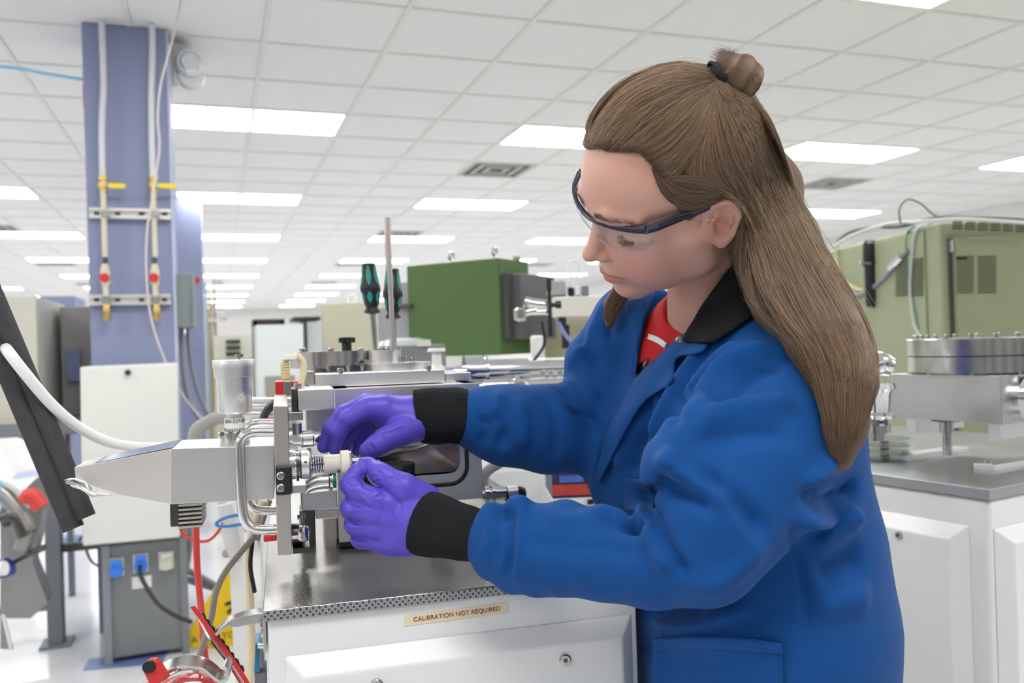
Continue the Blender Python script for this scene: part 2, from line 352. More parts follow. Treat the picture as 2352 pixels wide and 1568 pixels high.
tc=N.new('ShaderNodeTexCoord'); m0=N.new('ShaderNodeMapping'); m0.inputs['Rotation'].default_value=(0,0,math.radians(4)); L.new(tc.outputs['Object'],m0.inputs[0])
mp=N.new('ShaderNodeMapping'); mp.inputs['Scale'].default_value=(1,0,1); mp.inputs['Location'].default_value=(0,.0001,.0011); L.new(m0.outputs[0],mp.inputs[0])
ck=N.new('ShaderNodeTexChecker'); ck.inputs['Scale'].default_value=1/.0035; ck.inputs['Color1'].default_value=(.09,.095,.10,1); ck.inputs['Color2'].default_value=(.33,.345,.36,1); L.new(mp.outputs[0],ck.inputs[0])
m3=N.new('ShaderNodeMapping'); m3.inputs['Rotation'].default_value=(-PI/2,0,0); L.new(mp.outputs[0],m3.inputs[0])
br=N.new('ShaderNodeTexBrick'); br.offset=0; L.new(m3.outputs[0],br.inputs['Vector']); br.inputs['Scale'].default_value=1; br.inputs['Brick Width'].default_value=.0035; br.inputs['Row Height'].default_value=.0035; br.inputs['Mortar Size'].default_value=.0003; br.inputs['Mortar Smooth'].default_value=.1
mx=N.new('ShaderNodeMixRGB'); L.new(br.outputs['Fac'],mx.inputs[0]); L.new(ck.outputs['Color'],mx.inputs[1]); mx.inputs[2].default_value=(.45,.46,.47,1); L.new(mx.outputs[0],b.inputs['Base Color'])
MB(E).box(ua-.004,ub+.003,VF-.0065,VF-.004,TZ-.0115,TZ-.0012).build('edge_strip',es,cab)
# chamfered door
def frustum(fr,u0,u1,z0,z1,v,h,ins):
    m=MB(fr); m.add([(u0,v,z0),(u1,v,z0),(u1,v,z1),(u0,v,z1),(u0+ins,v-h,z0+ins),(u1-ins,v-h,z0+ins),(u1-ins,v-h,z1-ins),(u0+ins,v-h,z1-ins)],
      [(0,1,5,4),(1,2,6,5),(2,3,7,6),(3,0,4,7),(4,5,6,7),(3,2,1,0)]); return m
du0=E.p(650,1508,VF)[0]; du1=E.p(1452,1410,VF)[0]; dz=E.p(1050,1455,VF)[1]
frustum(E,du0,du1,.12,dz,VF,.02,.022).build('door',whitep,cab,bevel=.003)
def capscrew(fr,px,py,v,r,par,name='screw',m=None):
    b=MB(fr); b.pv(px,py,v,[(0,r),(-.003,r),(-.004,r*.8)],20); u,z=fr.p(px,py,v)
    o=b.build(name,m or steel,par); k=r*v/FPX
    MB(fr).lv(u,z,[(v-.0045,k*.42),(v-.0035,k*.42)],6).build('hex_socket',darksteel,o); return o
capscrew(E,1297,1514,VF-.02,14,cab); capscrew(E,865,1571,VF-.02,14,cab)
lb=MB(E); c=[E.p(x,y,VF-.001) for x,y in ((930,1438),(930,1413),(1167,1383),(1167,1407))]
lb.add([(a,VF-.0006,b_) for a,b_ in c],[(0,1,2,3)])
lbo=lb.build('calibration_label',mat('cream_label',(.80,.68,.47),.5,noise=.02),cab); lbo['label']='cream sticker reading CALIBRATION NOT REQUIRED'
uc,zc=(c[0][0]+c[2][0])/2,(c[0][1]+c[2][1])/2; up=np.array([c[3][0]-c[0][0],0,c[3][1]-c[0][1]])
rt=E.ex*(c[3][0]-c[0][0])+U0*(c[3][1]-c[0][1]); rt/=np.linalg.norm(rt)
uu=np.cross(rt,-E.ey)*-1; uu=U0-rt*(U0@rt); uu/=np.linalg.norm(uu)
brown=mat('brown_ink',(.22,.06,.05),.6,noise=.02)
text('lettering','CALIBRATION NOT REQUIRED',.0076,E.w(uc,VF-.0009,zc),rt,uu,brown,lbo)
# hinge latch and bent bracket on the left side of the cabinet
t=thing('side_latch','metal latch plate with bolt on the left edge of the white bench cabinet','latch',E.w(ua,VF,.93))
MB(E).pbox(604,1415,612,1500,VF+.0,.05).build('plate',steel,t,bevel=.001)
MB(E).pu(1481,VF+.02,[(592,6),(604,6),(604,9),(607,9)],16).build('bolt',chrome,t)
MB(E).pbox(597,1440,605,1456,VF+.01,.02).build('catch',steel,t,bevel=.002)
t=tag(MB(E).ppoly([(605,1406),(612,1420),(610,1430),(560,1438),(545,1441),(520,1440),(508,1452),(498,1462),(492,1458),(512,1436),(522,1427),(560,1414)],VF+.03,.022).build('bent_bracket',steel,None,bevel=.0015),'bent steel strap arm reaching left from the cabinet edge','bracket')
# ---------------------------------------------------------------- the vacuum chamber
VC=1.25
ch=thing('vacuum_chamber','large machined aluminium vacuum chamber block with open front window, behind both gloves','vacuum chamber',E.w(E.p(940,1260,VC)[0],VC+.12,TZ))
def rrect(u0,u1,z0,z1,r,n=6):
    out=[]
    for cx,cz,a in ((u1-r,z0+r,-PI/2),(u1-r,z1-r,0),(u0+r,z1-r,PI/2),(u0+r,z0+r,PI)):
        for k in range(n+1): t=a+PI/2*k/n; out.append((cx+r*math.cos(t),cz+r*math.sin(t)))
    return out
cu0=E.p(769,900,VC)[0]; cu1=E.p(1105,1000,VC)[0]; cz1=E.p(935,887,VC)[1]; cz0=E.p(780,1245,VC)[1]; cz0r=E.p(1080,1146,VC)[1]
ou0=E.p(842,1050,VC)[0]; ou1=E.p(1056,1050,VC)[0]; oz0=E.p(950,1093,VC)[1]; oz1=E.p(950,962,VC)[1]
hole=rrect(ou0,ou1,oz0,oz1,.016)
# front plate with hole (bmesh fill)
def plate_with_hole(outer,inner,v0,v1,name,m,par,fr=E,bevel=0):
    bm=bmesh.new(); vs=[]
    for loop in (outer,inner):
        l=[bm.verts.new(tuple(map(float,fr.w(a,v0,b_)))) for a,b_ in loop]; vs.append(l)
        for i in range(len(l)): bm.edges.new((l[i],l[(i+1)%len(l)]))
    bmesh.ops.triangle_fill(bm,use_beauty=True,edges=list(bm.edges))
    g=bmesh.ops.extrude_face_region(bm,geom=list(bm.faces)); d=Vector(tuple(map(float,fr.ey*(v1-v0))))
    bmesh.ops.translate(bm,verts=[x for x in g['geom'] if isinstance(x,bmesh.types.BMVert)],vec=d)
    bmesh.ops.recalc_face_normals(bm,faces=bm.faces)
    me=bpy.data.meshes.new(name); bm.to_mesh(me); bm.free(); me.materials.append(m); o=bpy.data.objects.new(name,me); COL.objects.link(o); adopt(o,par)
    if bevel:
        bv=o.modifiers.new('bevel','BEVEL'); bv.width=bevel; bv.segments=2; bv.limit_method='ANGLE'; bv.angle_limit=.7
    return o
outer=[(cu0,cz0),(cu0+.12,cz0),(cu0+.14,cz0r),(cu1,cz0r),(cu1,cz1),(cu0,cz1)]
plate_with_hole(outer,hole,VC,VC+.02,'front_wall',alu_bright,ch)
b=MB(E); b.box(cu0,cu0+.02,VC+.02,VC+.26,cz0,cz1).box(cu1-.02,cu1,VC+.02,VC+.26,cz0r,cz1).box(cu0,cu1,VC+.02,VC+.26,cz1-.02,cz1).box(cu0,cu1,VC+.24,VC+.26,cz0,cz1).box(cu0,cu1,VC+.02,VC+.26,cz0r,cz0r+.02); b.build('housing',alu_bright,ch)
MB(E).box(cu0+.0,cu0+.125,VC+.001,VC+.25,TZ+.002,cz0).build('foot',black,ch,bevel=.002)
# polished well inside
well=MB(E); h2=rrect(ou0,ou1,oz0,oz1,.016); n=len(h2)
well.add([(a,VC+.001,b_) for a,b_ in h2]+[(a,VC+.12,b_) for a,b_ in h2],[(i,(i+1)%n,n+(i+1)%n,n+i) for i in range(n)]+[tuple(range(n,2*n))],True)
well.build('chamber_well',mat('polished_well',(.66,.60,.56),.22,1,noise=.25,nscale=12),ch)
kz=E.p(900,1070,VC)[1]; uo=(ou0+ou1)/2
MB(E).lz(E.p(905,1078,VC+.05)[0],VC+.05,[(oz0+.001,.032),(oz0+.014,.032)],32).build('sample_stage',mat('stage_steel',(.25,.23,.22),.3,1,noise=.2),ch)
MB(E).tube([ (ou0+.01,VC+.03,oz0+.03),(uo,VC+.05,oz0+.036),(ou1-.03,VC+.06,oz0+.045)],.006,10,6).build('inner_arm',steel,ch)
MB(E).box(ou0+.01,ou1-.045,VC+.04,VC+.10,oz1-.045,oz1-.03).build('inner_plate',alu,ch,bevel=.002)
og=MB(E); rr=rrect(E.p(835,1050,VC)[0],E.p(1072,1050,VC)[0],E.p(950,1118,VC)[1],E.p(950,938,VC)[1],.026,8)
rp=[(a,VC-.0005,b_) for a,b_ in rr]; rp.append(rp[0]); og.tube(rp,.0032,8,1); og.build('o_ring',rubber,ch)
def bolt(fr,px,py,v,r=7,hh=8,par=None,m=steel,name='bolt'):
    """socket cap bolt standing upright, base at picture row py"""
    k=v/FPX; u,z=fr.p(px,py,v); o=MB(fr).lz(u,v,[(z-.004,r*k*.6),(z,r*k*.6),(z,r*k),(z+hh*k,r*k),(z+hh*k+.0005,r*k*.85)],16).build(name,m,par)
    MB(fr).lz(u,v,[(z+hh*k-.001,r*k*.45),(z+hh*k+.0008,r*k*.45)],6).build('hex_socket',darksteel,o); return o
# stepped lids
MB(E).pbox(724,853,1022,884,VC+.05,.2).build('lid_plate',alu_bright,ch,bevel=.0015)
MB(E).pbox(1024,855,1082,876,VC+.08,.15).build('lid_end_block',alu,ch,bevel=.0015)
MB(E).pbox(690,852,722,884,VC+.07,.06).build('lid_bracket',steel,ch,bevel=.001)
MB(E).pz(776,VC+.20,[(806,102),(842,102)],48).build('large_flange',steel,ch)
fl=MB(E).pz(790,VC+.17,[(838,72),(851,72)],48).build('dark_ring',darksteel,ch)
for x in (722,754,800,832): bolt(E,x,848,VC+.10,5,8,fl)
f2=MB(E).pz(914,VC+.12,[(832,73),(849,73)],48).build('window_flange',alu_bright,ch)
MB(E).pz(882,VC+.12,[(804,34),(834,34)],36).build('flange_neck',alu_bright,f2)
MB(E).pz(913,VC+.12,[(799,8),(833,8)],20).build('dowel_pin',chrome,f2)
for x,y in ((844,836),(927,829),(949,830)): bolt(E,x,y,VC+.12,7,9,f2)
for x,y in ((695,806),(760,806),(828,806),(873,805),(890,805)): bolt(E,x,y,VC+.16,8,6,ch)
for x,y in ((782,858),(984,852)): bolt(E,x,y,VC+.055,8,12,ch)
t=thing('star_knob','black plastic star knob on top of the chamber flange','knob',E.w(E.p(796,806,VC+.2)[0],VC+.2,E.p(796,806,VC+.2)[1]))
k=MB(E); k.pz(796,VC+.2,[(785,11),(806,11)],16); k.build('stem',black,t)
k=MB(E); u,z=E.p(796,787,VC+.2); 
for a in range(5):
    q=a*2*PI/5; k.lz(u+.009*math.cos(q),VC+.2+.009*math.sin(q),[(z,.0058),(z+.009,.0058)],14)
k.lz(u,VC+.2,[(z,.010),(z+.0095,.010)],16); k.build('lobed_head',black,t,bevel=.0008)
# rod and screwdrivers
VR=VC+.10
tag(MB().tube(Wc([(903,806),(899,720),(895,640),(891,560),(890,500)],VR,E),[.0035,.004,.0046,.0052,.0056,.0054],12,5).build('metal_rod',mat('matte_rod',(.52,.48,.46),.42,1,noise=.1,nscale=30)),'tall thin metal rod standing up from the chamber, between the two green screwdrivers','rod')
teal=mat('screwdriver_teal',(.02,.28,.22),.4,noise=.1)
def screwdriver(x,y0,x2,y2,v,label):
    t=thing('screwdriver',label,'screwdriver',E.w(E.p(x2,y2,v)[0],v,E.p(x2,y2,v)[1]),'screwdrivers on the chamber')
    k=v/FPX; ratio=(x2-x)/(y2-y0)
    prof=[(0,.1),(0.5,11),(3,15),(20,17),(44,20),(56,23),(62,23),(72,20),(92,17),(102,13),(108,17),(112,19),(114,18),(118,6)]
    def c(y): return (E.p(x+ratio*y,y0+y,v)[0],v,E.p(x+ratio*y,y0+y,v)[1])
    def sect(nm,m,pr,sc,par,seg=36):
        b=MB(E); cs=[c(y) for y,_ in pr]; b.rings(cs,(1,0,0),(0,1,0),[r*k*sc for _,r in pr],seg,True); return b.build(nm,m,par)
    h=sect('grip',black,prof,1.0,t)
    # teal inserts: six flutes upper and lower
    for (a0,a1) in ((6,52),(66,92)):
        for q in range(6):
            th=q*PI/3+.3; pr=[(y,np.interp(y,[p[0] for p in prof],[p[1] for p in prof])) for y in np.linspace(a0,a1,7)]
            b=MB(E); vs=[];fs=[]
            for i,(y,r) in enumerate(pr):
                cc=np.array(c(y)); e=.33*math.sin(PI*(i+.35)/6.7)
                for s_ in (-1,-.4,.4,1): vs.append(cc+np.array([math.cos(th+s_*e),math.sin(th+s_*e),0])*r*k*(1.06 if abs(s_)<.5 else 1.0))
            for i in range(6):
                for j in range(3): fs.append((i*4+j,i*4+j+1,i*4+j+5,i*4+j+4))
            b.add(vs,fs,True); b.build('teal_insert',teal,h)
    L=(y2-y0); sect('shaft',steel,[(112,7.5),(L,6)],1,t,14)
screwdriver(846,604,862,806,VR+.02,'teal and black screwdriver left of the tall rod')
screwdriver(901,616,905,806,VR+.06,'teal and black screwdriver half hidden behind the tall rod')
# blocks at the chamber's left
MB(E).pbox(684,893,768,941,VC-.08,.09).build('corner_block',alu,ch,bevel=.0015)
MB(E).pbox(670,893,683,944,VC-.075,.07).build('corner_strip',darksteel,ch,bevel=.001)
MB(E).pbox(662,946,696,966,VC-.09,.08).build('small_block',steel,ch,bevel=.001)
MB(E).pbox(704,940,768,990,VC+.03,.02).build('rear_plate',mat('blurred_plate',(.5,.49,.5),.3,1,noise=.5,nscale=20),ch)
bolt(E,684,893,VC-.05,9,12,ch)
MB(E).pbox(692,1128,775,1170,VC-.06,.07).build('lower_block',alu,ch,bevel=.0015)
MB(E).pbox(725,1170,778,1190,VC-.03,.05).build('lower_strip',steel,ch,bevel=.001)
MB(E).pbox(690,1170,725,1262,VC+.04,.05).build('leg_block',darksteel,ch,bevel=.002)
MB(E).pbox(745,1190,775,1262,VC+.02,.05).build('leg_block',mat('warm_steel',(.55,.5,.48),.3,1,noise=.1),ch,bevel=.002)
MB(E).pz(692,VC-.05,[(1172,4),(1180,4),(1180,9),(1192,9),(1192,6),(1262,6)],18).build('support_post',steel,ch)
# ---------------------------------------------------------------- end plate assembly
VS=1.0
sl=thing('end_plate_assembly','open aluminium end plate with pull handle and tapered metal snout pointing left','instrument part',E.w(E.p(645,1100,VS)[0],VS+.12,E.p(645,1275,VS)[1]))
q=[E.p(x,y,VS) for x,y in ((627,931),(662,931),(671,1274),(637,1276))]
MB(E).prism([q[0],q[1],q[2],q[3]],VS,VS+.25).build('end_plate',alu_mill,sl,bevel=.0012)
hb=Wc([(634,992),(590,992),(566,998),(553,1015),(551,1045),(553,1110),(557,1170),(565,1198),(583,1213),(610,1216),(636,1215)],VS+.03,E)
MB().tube(hb,.0058,16,6).build('pull_handle',chrome,sl)
ho=[p_+E.ey*.12 for p_ in hb]
MB().tube(ho,.0058,16,6).build('pull_handle',chrome,sl)
k=MB(E); k.pbox(633,1071,671,1137,VS-.008,.03); kb=k.build('black_clamp',black,sl,bevel=.002)
for y in (1092,1120):
    o=MB(E).pv(645,y,VS-.008,[(0,9),(-.002,9),(-.0028,7)],24).build('slotted_screw',steel,kb)
u,z=E.p(645,1092,VS-.011)
for y in (1092,1120):
    z=E.p(645,y,VS-.011)[1]; k=MB(E); k.add([(u-.0036,VS-.0112,z-.0018),(u-.0030,VS-.0112,z-.0024),(u+.0036,VS-.0112,z+.0018),(u+.0030,VS-.0112,z+.0024)],[(0,1,2,3)]); k.build('screw_slot',vdark,kb)
# snout: box then a taper
VN=1.05; ND=.10
A=lambda x,y:E.p(x,y,VN)
pts=dict(tl=A(395,1030),tr=A(630,1022),br=A(630,1146),bl=A(395,1158),nt=A(165,1076),nb=A(168,1106),nb2=A(215,1122),nb3=A(262,1138))
bxm=MB(E).prism([pts['tl'],pts['tr'],pts['br'],pts['bl']],VN,VN+ND).build('snout_box',alu_bright,sl,bevel=.0008)
tp=MB(E); F=[pts['tl'],pts['bl'],pts['nb3'],pts['nb2'],pts['nb'],pts['nt']]
tp.add([(a,VN+(.0 if i<2 else .012),b_) for i,(a,b_) in enumerate(F)]+[(a,VN+ND-(.0 if i<2 else .03),b_) for i,(a,b_) in enumerate(F)],[(0,1,2,3,4,5),(11,10,9,8,7,6)]+[(i,i+6,(i+1)%6+6,(i+1)%6) for i in range(6)])
tp.build('snout_taper',mat('brushed_taper',(.80,.76,.72),.42,.85,noise=.08,nscale=12,rvar=.08),sl,bevel=.0006)
# torn foil at the snout tip
rng=random.Random(4); foil=MB()
for s_ in range(7):
    P0=[(150+s_*2,1104+s_),(168,1098+s_*3),(192,1108+s_*3),(208,1122+s_*2),(225,1134),(252,1136+s_*.5)]
    foil.tube([E.w(E.p(x+rng.uniform(-3,3),y+rng.uniform(-3,3),VN-.002)[0],VN-.002+rng.uniform(-.004,.006),E.p(x,y+rng.uniform(-3,3),VN)[1]) for x,y in P0],[.0006,.0011,.0015,.0018,.0017,.0008],6,4)
foil.build('torn_foil',mat('foil',(.7,.7,.7),.4,.8,noise=.2,nscale=60,bump=.8,bscale=90),sl)
film=mat('blue_film',(.30,.38,.55),.2,.3,noise=.2,nscale=12)
k=MB(E); k.add([(*A(212,1067)[:1],VN+.01,A(212,1067)[1]+.0005),(A(395,1031)[0],VN+.002,A(395,1030)[1]+.001),(A(395,1031)[0],VN+ND,A(395,1030)[1]+.001),(A(212,1067)[0],VN+ND-.03,A(212,1067)[1]+.0015)],[(0,1,2,3)]); k.build('film_top',film,sl)
# heatsink below snout, its own thing
t=thing('finned_heatsink','small finned metal heatsink box hanging under the snout','heatsink',E.w(E.p(428,1210,VN+.05)[0],VN+.08,E.p(428,1211,VN)[1]))
k=MB(E)
MB(E).pbox(390,1156,412,1210,VN+.04,.07).build('end_cap',darksteel,t,bevel=.002)
for y in range(1157,1210,10): MB(E).pbox(410,y,464,y+5,VN+.04,.07).build('fin',mat('fin_tan',(.62,.6,.55),.5,.4,noise=.05),t)
MB(E).pbox(410,1157,462,1208,VN+.05,.05).build('core',vdark,t)
# micrometer valve on the snout
VG=VN+.05
g=thing('micrometer_valve','bright cylindrical micrometer valve with lettered sticker, standing on the metal snout','valve',E.w(E.p(538,1015,VG)[0],VG,E.p(538,1020,VG)[1]))
MB(E).pz(549,VG,[(813,9),(820,9),(820,3),(827,3)],14).build('thumb_screw',steel,g)
cp=MB(E).pz(536,VG,[(826,42.5),(827,43),(844,43),(845,42)],64).build('knurled_cap',alu,g)
for x in (514,571): MB(E).pv(x,838,VG-.0205*(.93 if x<530 else .7),[(0,3),(.004,3)],10).build('hole',vdark,cp)
MB(E).pz(536.5,VG,[(844,41),(864,41),(867,37)],64).build('upper_sleeve',alu,g)
MB(E).pz(537,VG,[(866,37),(882,36),(882,35)],20).build('graduated_band',alu_bright,g)
bd=MB(E).pz(538,VG,[(881,36),(943,35.5),(948,33),(949,26)],64).build('thimble',alu_bright,g)
MB(E).pz(539,VG,[(948,18),(956,17),(1000,21)],40).build('neck',alu_bright,g)
st=MB(E).pz(539,VG,[(958,21.5),(998,21.5)],40).build('sticker',label_w,g)
MB(E).pz(539,VG,[(992,34),(1003,34),(1003,31),(1020,31)],40).build('base_nut',steel,g)
for x in (510,530,548,566): MB(E).pv(x,996,VG-.0165,[(0,5),(.004,5)],12).build('base_bolt',chrome,g)
ink=mat('black_ink',(.02,.02,.03),.5,noise=.1)
def wraptext(s,size,y,rad,m,par,x=539,a0=0):
    """bend lettering round the upright cylinder"""
    u,z=E.p(x,y,VG); o=text('lettering',s,size,(0,0,0),(1,0,0),(0,0,1),m,None)
    for vt in o.data.vertices:
        a=vt.co.x/rad-PI/2+a0; rr=rad+.0004-vt.co.y*0; p_=E.w(u+rr*math.cos(a),VG+rr*math.sin(a),z+vt.co.z); vt.co=Vector(tuple(map(float,p_)))
    adopt(o,par); return o
rs=21.5*VG/FPX*1.02
wraptext('800-227-80',.0058,966,rs,ink,st,a0=.1); wraptext('Huntington',.0075,985,rs,ink,st,a0=.1)
# engraved atom mark on the thimble
am=MB(); u,z=E.p(538,912,VG); rt_=36*VG/FPX*1.02+.0002
for q in range(3):
    pts_=[]
    for k_ in range(25):
        a=2*PI*k_/24; ex_,ez_=.0062*math.cos(a),.0020*math.sin(a); th=q*PI/3
        xx=ex_*math.cos(th)-ez_*math.sin(th); zz=ex_*math.sin(th)+ez_*math.cos(th); an=-PI/2+.45+xx/rt_
        pts_.append(E.w(u+rt_*math.cos(an),VG+rt_*math.sin(an),z+zz))
    am.tube(pts_,.00028,5,1)
am.build('engraved_mark',label_w,bd)
# ---------------------------------------------------------------- probe assembly right of the end plate (axis along u)
VP=1.045; cy=1066
pb=thing('sample_probe','spring loaded sample probe with cream ceramic head held by the lower glove','probe',E.w(E.p(735,cy,VP)[0],VP,E.p(735,cy,VP)[1]))
MB(E).pu(cy,VP,[(664,32),(678,32),(678,26),(683,26)],40).build('flange_ring',steel,pb)
MB(E).pu(cy,VP,[(680,37),(686,37),(686,30),(690,30)],12).build('bolt_ring',darksteel,pb)
rg=MB(E).pu(cy,VP,[(690,29),(692,31),(709,31),(712,29)],40).build('clamp_disc',alu_bright,pb)
MB(E).pv(702,1062,VP-.0165,[(0,3.5),(.004,3.5)],12).build('set_screw_hole',vdark,rg)
for i,yy in enumerate((1040,1052,1064,1076,1088)): MB(E).pu(yy,VP-.012,[(672,4.5),(688,4.5)],12).build('bolt_head',chrome,pb)
MB(E).pu(cy,VP,[(710,11),(744,11)],20).build('inner_shaft',darksteel,pb)
sp=[]; u0,zz=E.p(712,cy,VP); u1=E.p(745,cy,VP)[0]; rsp=19*VP/FPX
for k_ in range(6*14+1):
    a=2*PI*k_/14; sp.append(E.w(u0+(u1-u0)*k_/84,VP+rsp*math.cos(a),zz+rsp*math.sin(a)))
MB().tube(sp,.0011,8,1).build('spring',chrome,pb)
cer=mat('cream_ceramic',(.70,.67,.58),.45,noise=.04,nscale=60)
o=MB(E).pu(cy,VP,[(743,19),(744,20.5),(784,20.5)],36).build('ceramic_sleeve',cer,pb)
MB(E).pv(778,1082,VP-.0095,[(0,4),(.003,4)],12).build('hole',vdark,o)
MB(E).pu(cy,VP,[(782,30),(783,31.5),(801,31.5),(802,30)],40).build('ceramic_head',cer,pb)
MB(E).pu(cy,VP,[(802,30),(806,31),(808,28)],40).build('metal_rim',steel,pb)
MB(E).pu(1058,VP,[(806,7),(826,7),(826,4),(832,4)],18).build('pin_holder',chrome,pb)
MB(E).pu(1058,VP,[(830,2),(871,2),(873,1.2)],10).build('needle',chrome,pb)
MB(E).pz(815,VP,[(1046,1),(1053,1)],6).build('set_pin',chrome,pb)
# feedthrough above
ft=thing('feedthrough','stack of polished steel couplings between the end plate and the upper glove','coupling',E.w(E.p(705,1000,1.17)[0],1.17,E.p(705,1000,1.17)[1]))
V2=1.17
MB(E).pu(1003,V2,[(664,20),(672,20)],24).build('rear_flange',alu,ft)
MB(E).pz(682,V2-.02,[(969,8),(972,10),(995,10),(997,8)],20).build('eye_bolt',chrome,ft)
MB(E).pu(1008,V2,[(672,16),(690,16),(690,19),(694,19)],24).build('bellows_ring',alu,ft)
MB(E).pu(1007,V2,[(694,18),(696,20),(718,20),(721,16)],32).build('wide_coupling',chrome,ft)
MB(E).pu(1006,V2,[(720,16),(742,15),(746,13),(775,13)],32).build('narrow_coupling',chrome,ft)
MB(E).pz(744,V2-.015,[(980,5),(992,5)],12).build('small_screw',chrome,ft)
# elbow pipe with green ring
el=thing('elbow_pipe','short curved steel elbow pipe with a green ring below the ceramic probe','pipe',E.w(E.p(725,1112,1.16)[0],1.16,E.p(725,1112,1.16)[1]))
MB().tube(Wc([(700,1124),(715,1113),(735,1106),(757,1104)],1.16,E),[.0065,.009,.0105,.0108],18,6).build('elbow',mat('satin_steel',(.75,.74,.72),.25,1,noise=.05),el)
MB(E).pu(1103,1.16,[(754,20),(757,22),(762,22),(764,20)],30).build('collar',chrome,el)
MB(E).pu(1102,1.16,[(763,17),(772,17)],30).build('green_ring',mat('green_ring',(.01,.2,.09),.4,noise=.1),el)
MB(E).pbox(672,1113,704,1132,1.14,.05).build('mount',alu,el,bevel=.001)
lk=thing('lower_clamp','dark clamp hardware under the end plate beside the lower block','clamp',E.w(E.p(695,1240,1.16)[0],1.16,TZ))
MB(E).pu(1226,1.16,[(668,22),(672,24),(690,24),(697,18),(697,10),(712,10)],28).build('drum',darksteel,lk)
MB(E).pz(697,1.13,[(1207,9),(1212,12),(1238,12),(1242,9)],20).build('cup',chrome,lk)
MB(E).pu(1233,1.10,[(640,4),(690,4)],12).build('pin',chrome,lk)
MB(E).pbox(605,1229,636,1244,1.06,.02).build('red_lever',red,lk,bevel=.002)
MB(E).pbox(672,1258,712,1270,1.14,.06).build('base',darksteel,lk)
# red terminal block with yellow cable loop
rb=thing('terminal_block','red and grey terminal block behind the top of the end plate','terminal block',E.w(E.p(660,905,1.27)[0],1.28,E.p(660,905,1.27)[1]))
for a,b_,m in ((632,652,red),(653,671,mat('terminal_grey',(.22,.22,.23),.5,noise=.05)),(672,690,red)): MB(E).pbox(a,876,b_,908,1.265,.05).build('segment',m,rb,bevel=.001)
ycm=mat('cream_cable',(.72,.63,.42),.45,noise=.05)
yc=thing('cream_cable','cream cable looping over the red terminal block','cable',E.w(E.p(660,876,1.24)[0],1.24,E.p(660,876,1.24)[1]))
MB().tube(Wc([(655,876),(657,862),(652,845),(653,832),(662,822),(680,817),(694,828),(698,848),(694,868),(688,893)],1.235,E),.0048,12,6).build('jacket',ycm,yc)
MB(E).pz(655,1.235,[(830,8),(870,10)],16).build('strain_relief',mat('tan_plug',(.68,.47,.2),.5,noise=.1),yc,bevel=.0005)
for y in (834,840,846,852): MB(E).pz(655,1.235,[(y,10.5),(y+3,10.5)],16).build('rib',ycm,yc)
MB(E).pbox(651,815,682,826,1.225,.012).build('cable_tag',label_w,yc,bevel=.0008)
# knob and hose at the right end of the chamber
t=thing('black_gauge_knob','short steel and black cylindrical gauge at the right end of the chamber','gauge',E.w(E.p(1150,1133,VC)[0],VC,E.p(1150,1133,VC)[1]))
MB(E).pu(1134,VC+.02,[(1104,10),(1112,10),(1112,19),(1122,19),(1122,14),(1128,14),(1128,20),(1136,20),(1136,15),(1162,15)],28).build('steel_body',steel,t)
MB(E).pu(1132,VC+.02,[(1160,16),(1195,17),(1203,15),(1206,12)],28).build('black_cap',black,t)
MB(E).pu(1131,VC+.02,[(1164,16.8),(1187,17.4)],28).build('silver_band',alu,t)
tag(MB().tube(Wc([(1112,1128),(1112,1095),(1124,1078),(1150,1062),(1185,1040),(1200,1000)],VC+.12,E),.0085,14,6).build('grey_hose',mat('hose_grey',(.24,.24,.24),.5,noise=.1)),'grey hose curving up behind the right end of the chamber','hose')
# ================================================================ right-hand cabinet with its chamber
FB=Fr(-10.5)
c0=FB.z(2272,1124,TZ); U_=c0[0]; V_=c0[1]
cb=thing('right_cabinet','white cabinet with raised chamfered panels and grey steel top at the right edge','cabinet',FB.w(U_+.35,V_+.45,0))
MB(FB).box(U_+.004,U_+.8,V_+.004,V_+.95,.06,TZ-.02).build('body',whitep,cb,bevel=.012,seg=3)
MB(FB).box(U_+.03,U_+.77,V_+.03,V_+.9,0,.06).build('plinth',darksteel,cb)
MB(FB).box(U_,U_+.81,V_,V_+.96,TZ-.02,TZ).build('steel_top',mat('grey_steel_top',(.45,.46,.48),.35,1,noise=.08,nscale=10,rvar=.06),cb,bevel=.001)
# raised panels: left face (u const) and front face
zt=puc(FB,2190,1200,U_)[1]
vy0=puc(FB,2228,1300,U_)[0]; vy1=V_+.92
m=MB(FB); ins=.028;h=.022;z0=.12;z1=zt
m.add([(U_+.004,vy0,z0),(U_+.004,vy1,z0),(U_+.004,vy1,z1),(U_+.004,vy0,z1),(U_-h,vy0+ins,z0+ins),(U_-h,vy1-ins,z0+ins),(U_-h,vy1-ins,z1-ins),(U_-h,vy0+ins,z1-ins)],[(0,1,5,4),(1,2,6,5),(2,3,7,6),(3,0,4,7),(4,5,6,7),(3,2,1,0)])
m.build('side_door',whitep,cb,bevel=.003)
frustum(FB,FB.p(2288,1300,V_)[0],U_+.78,.12,zt,V_+.004,.024,.028).build('front_door',whitep,cb,bevel=.003)
v,z=puc(FB,2065,1228,U_-.022)
s_=MB(FB); k=.008; s_.rings([(U_-.021,v,z),(U_-.026,v,z)],(0,1,0),(0,0,1),[k,k*.9],20).build('screw',steel,cb)
MB(FB).rings([(U_-.0262,v,z),(U_-.0275,v,z)],(0,1,0),(0,0,1),[k*.45,k*.4],6).build('hex_socket',darksteel,cb)
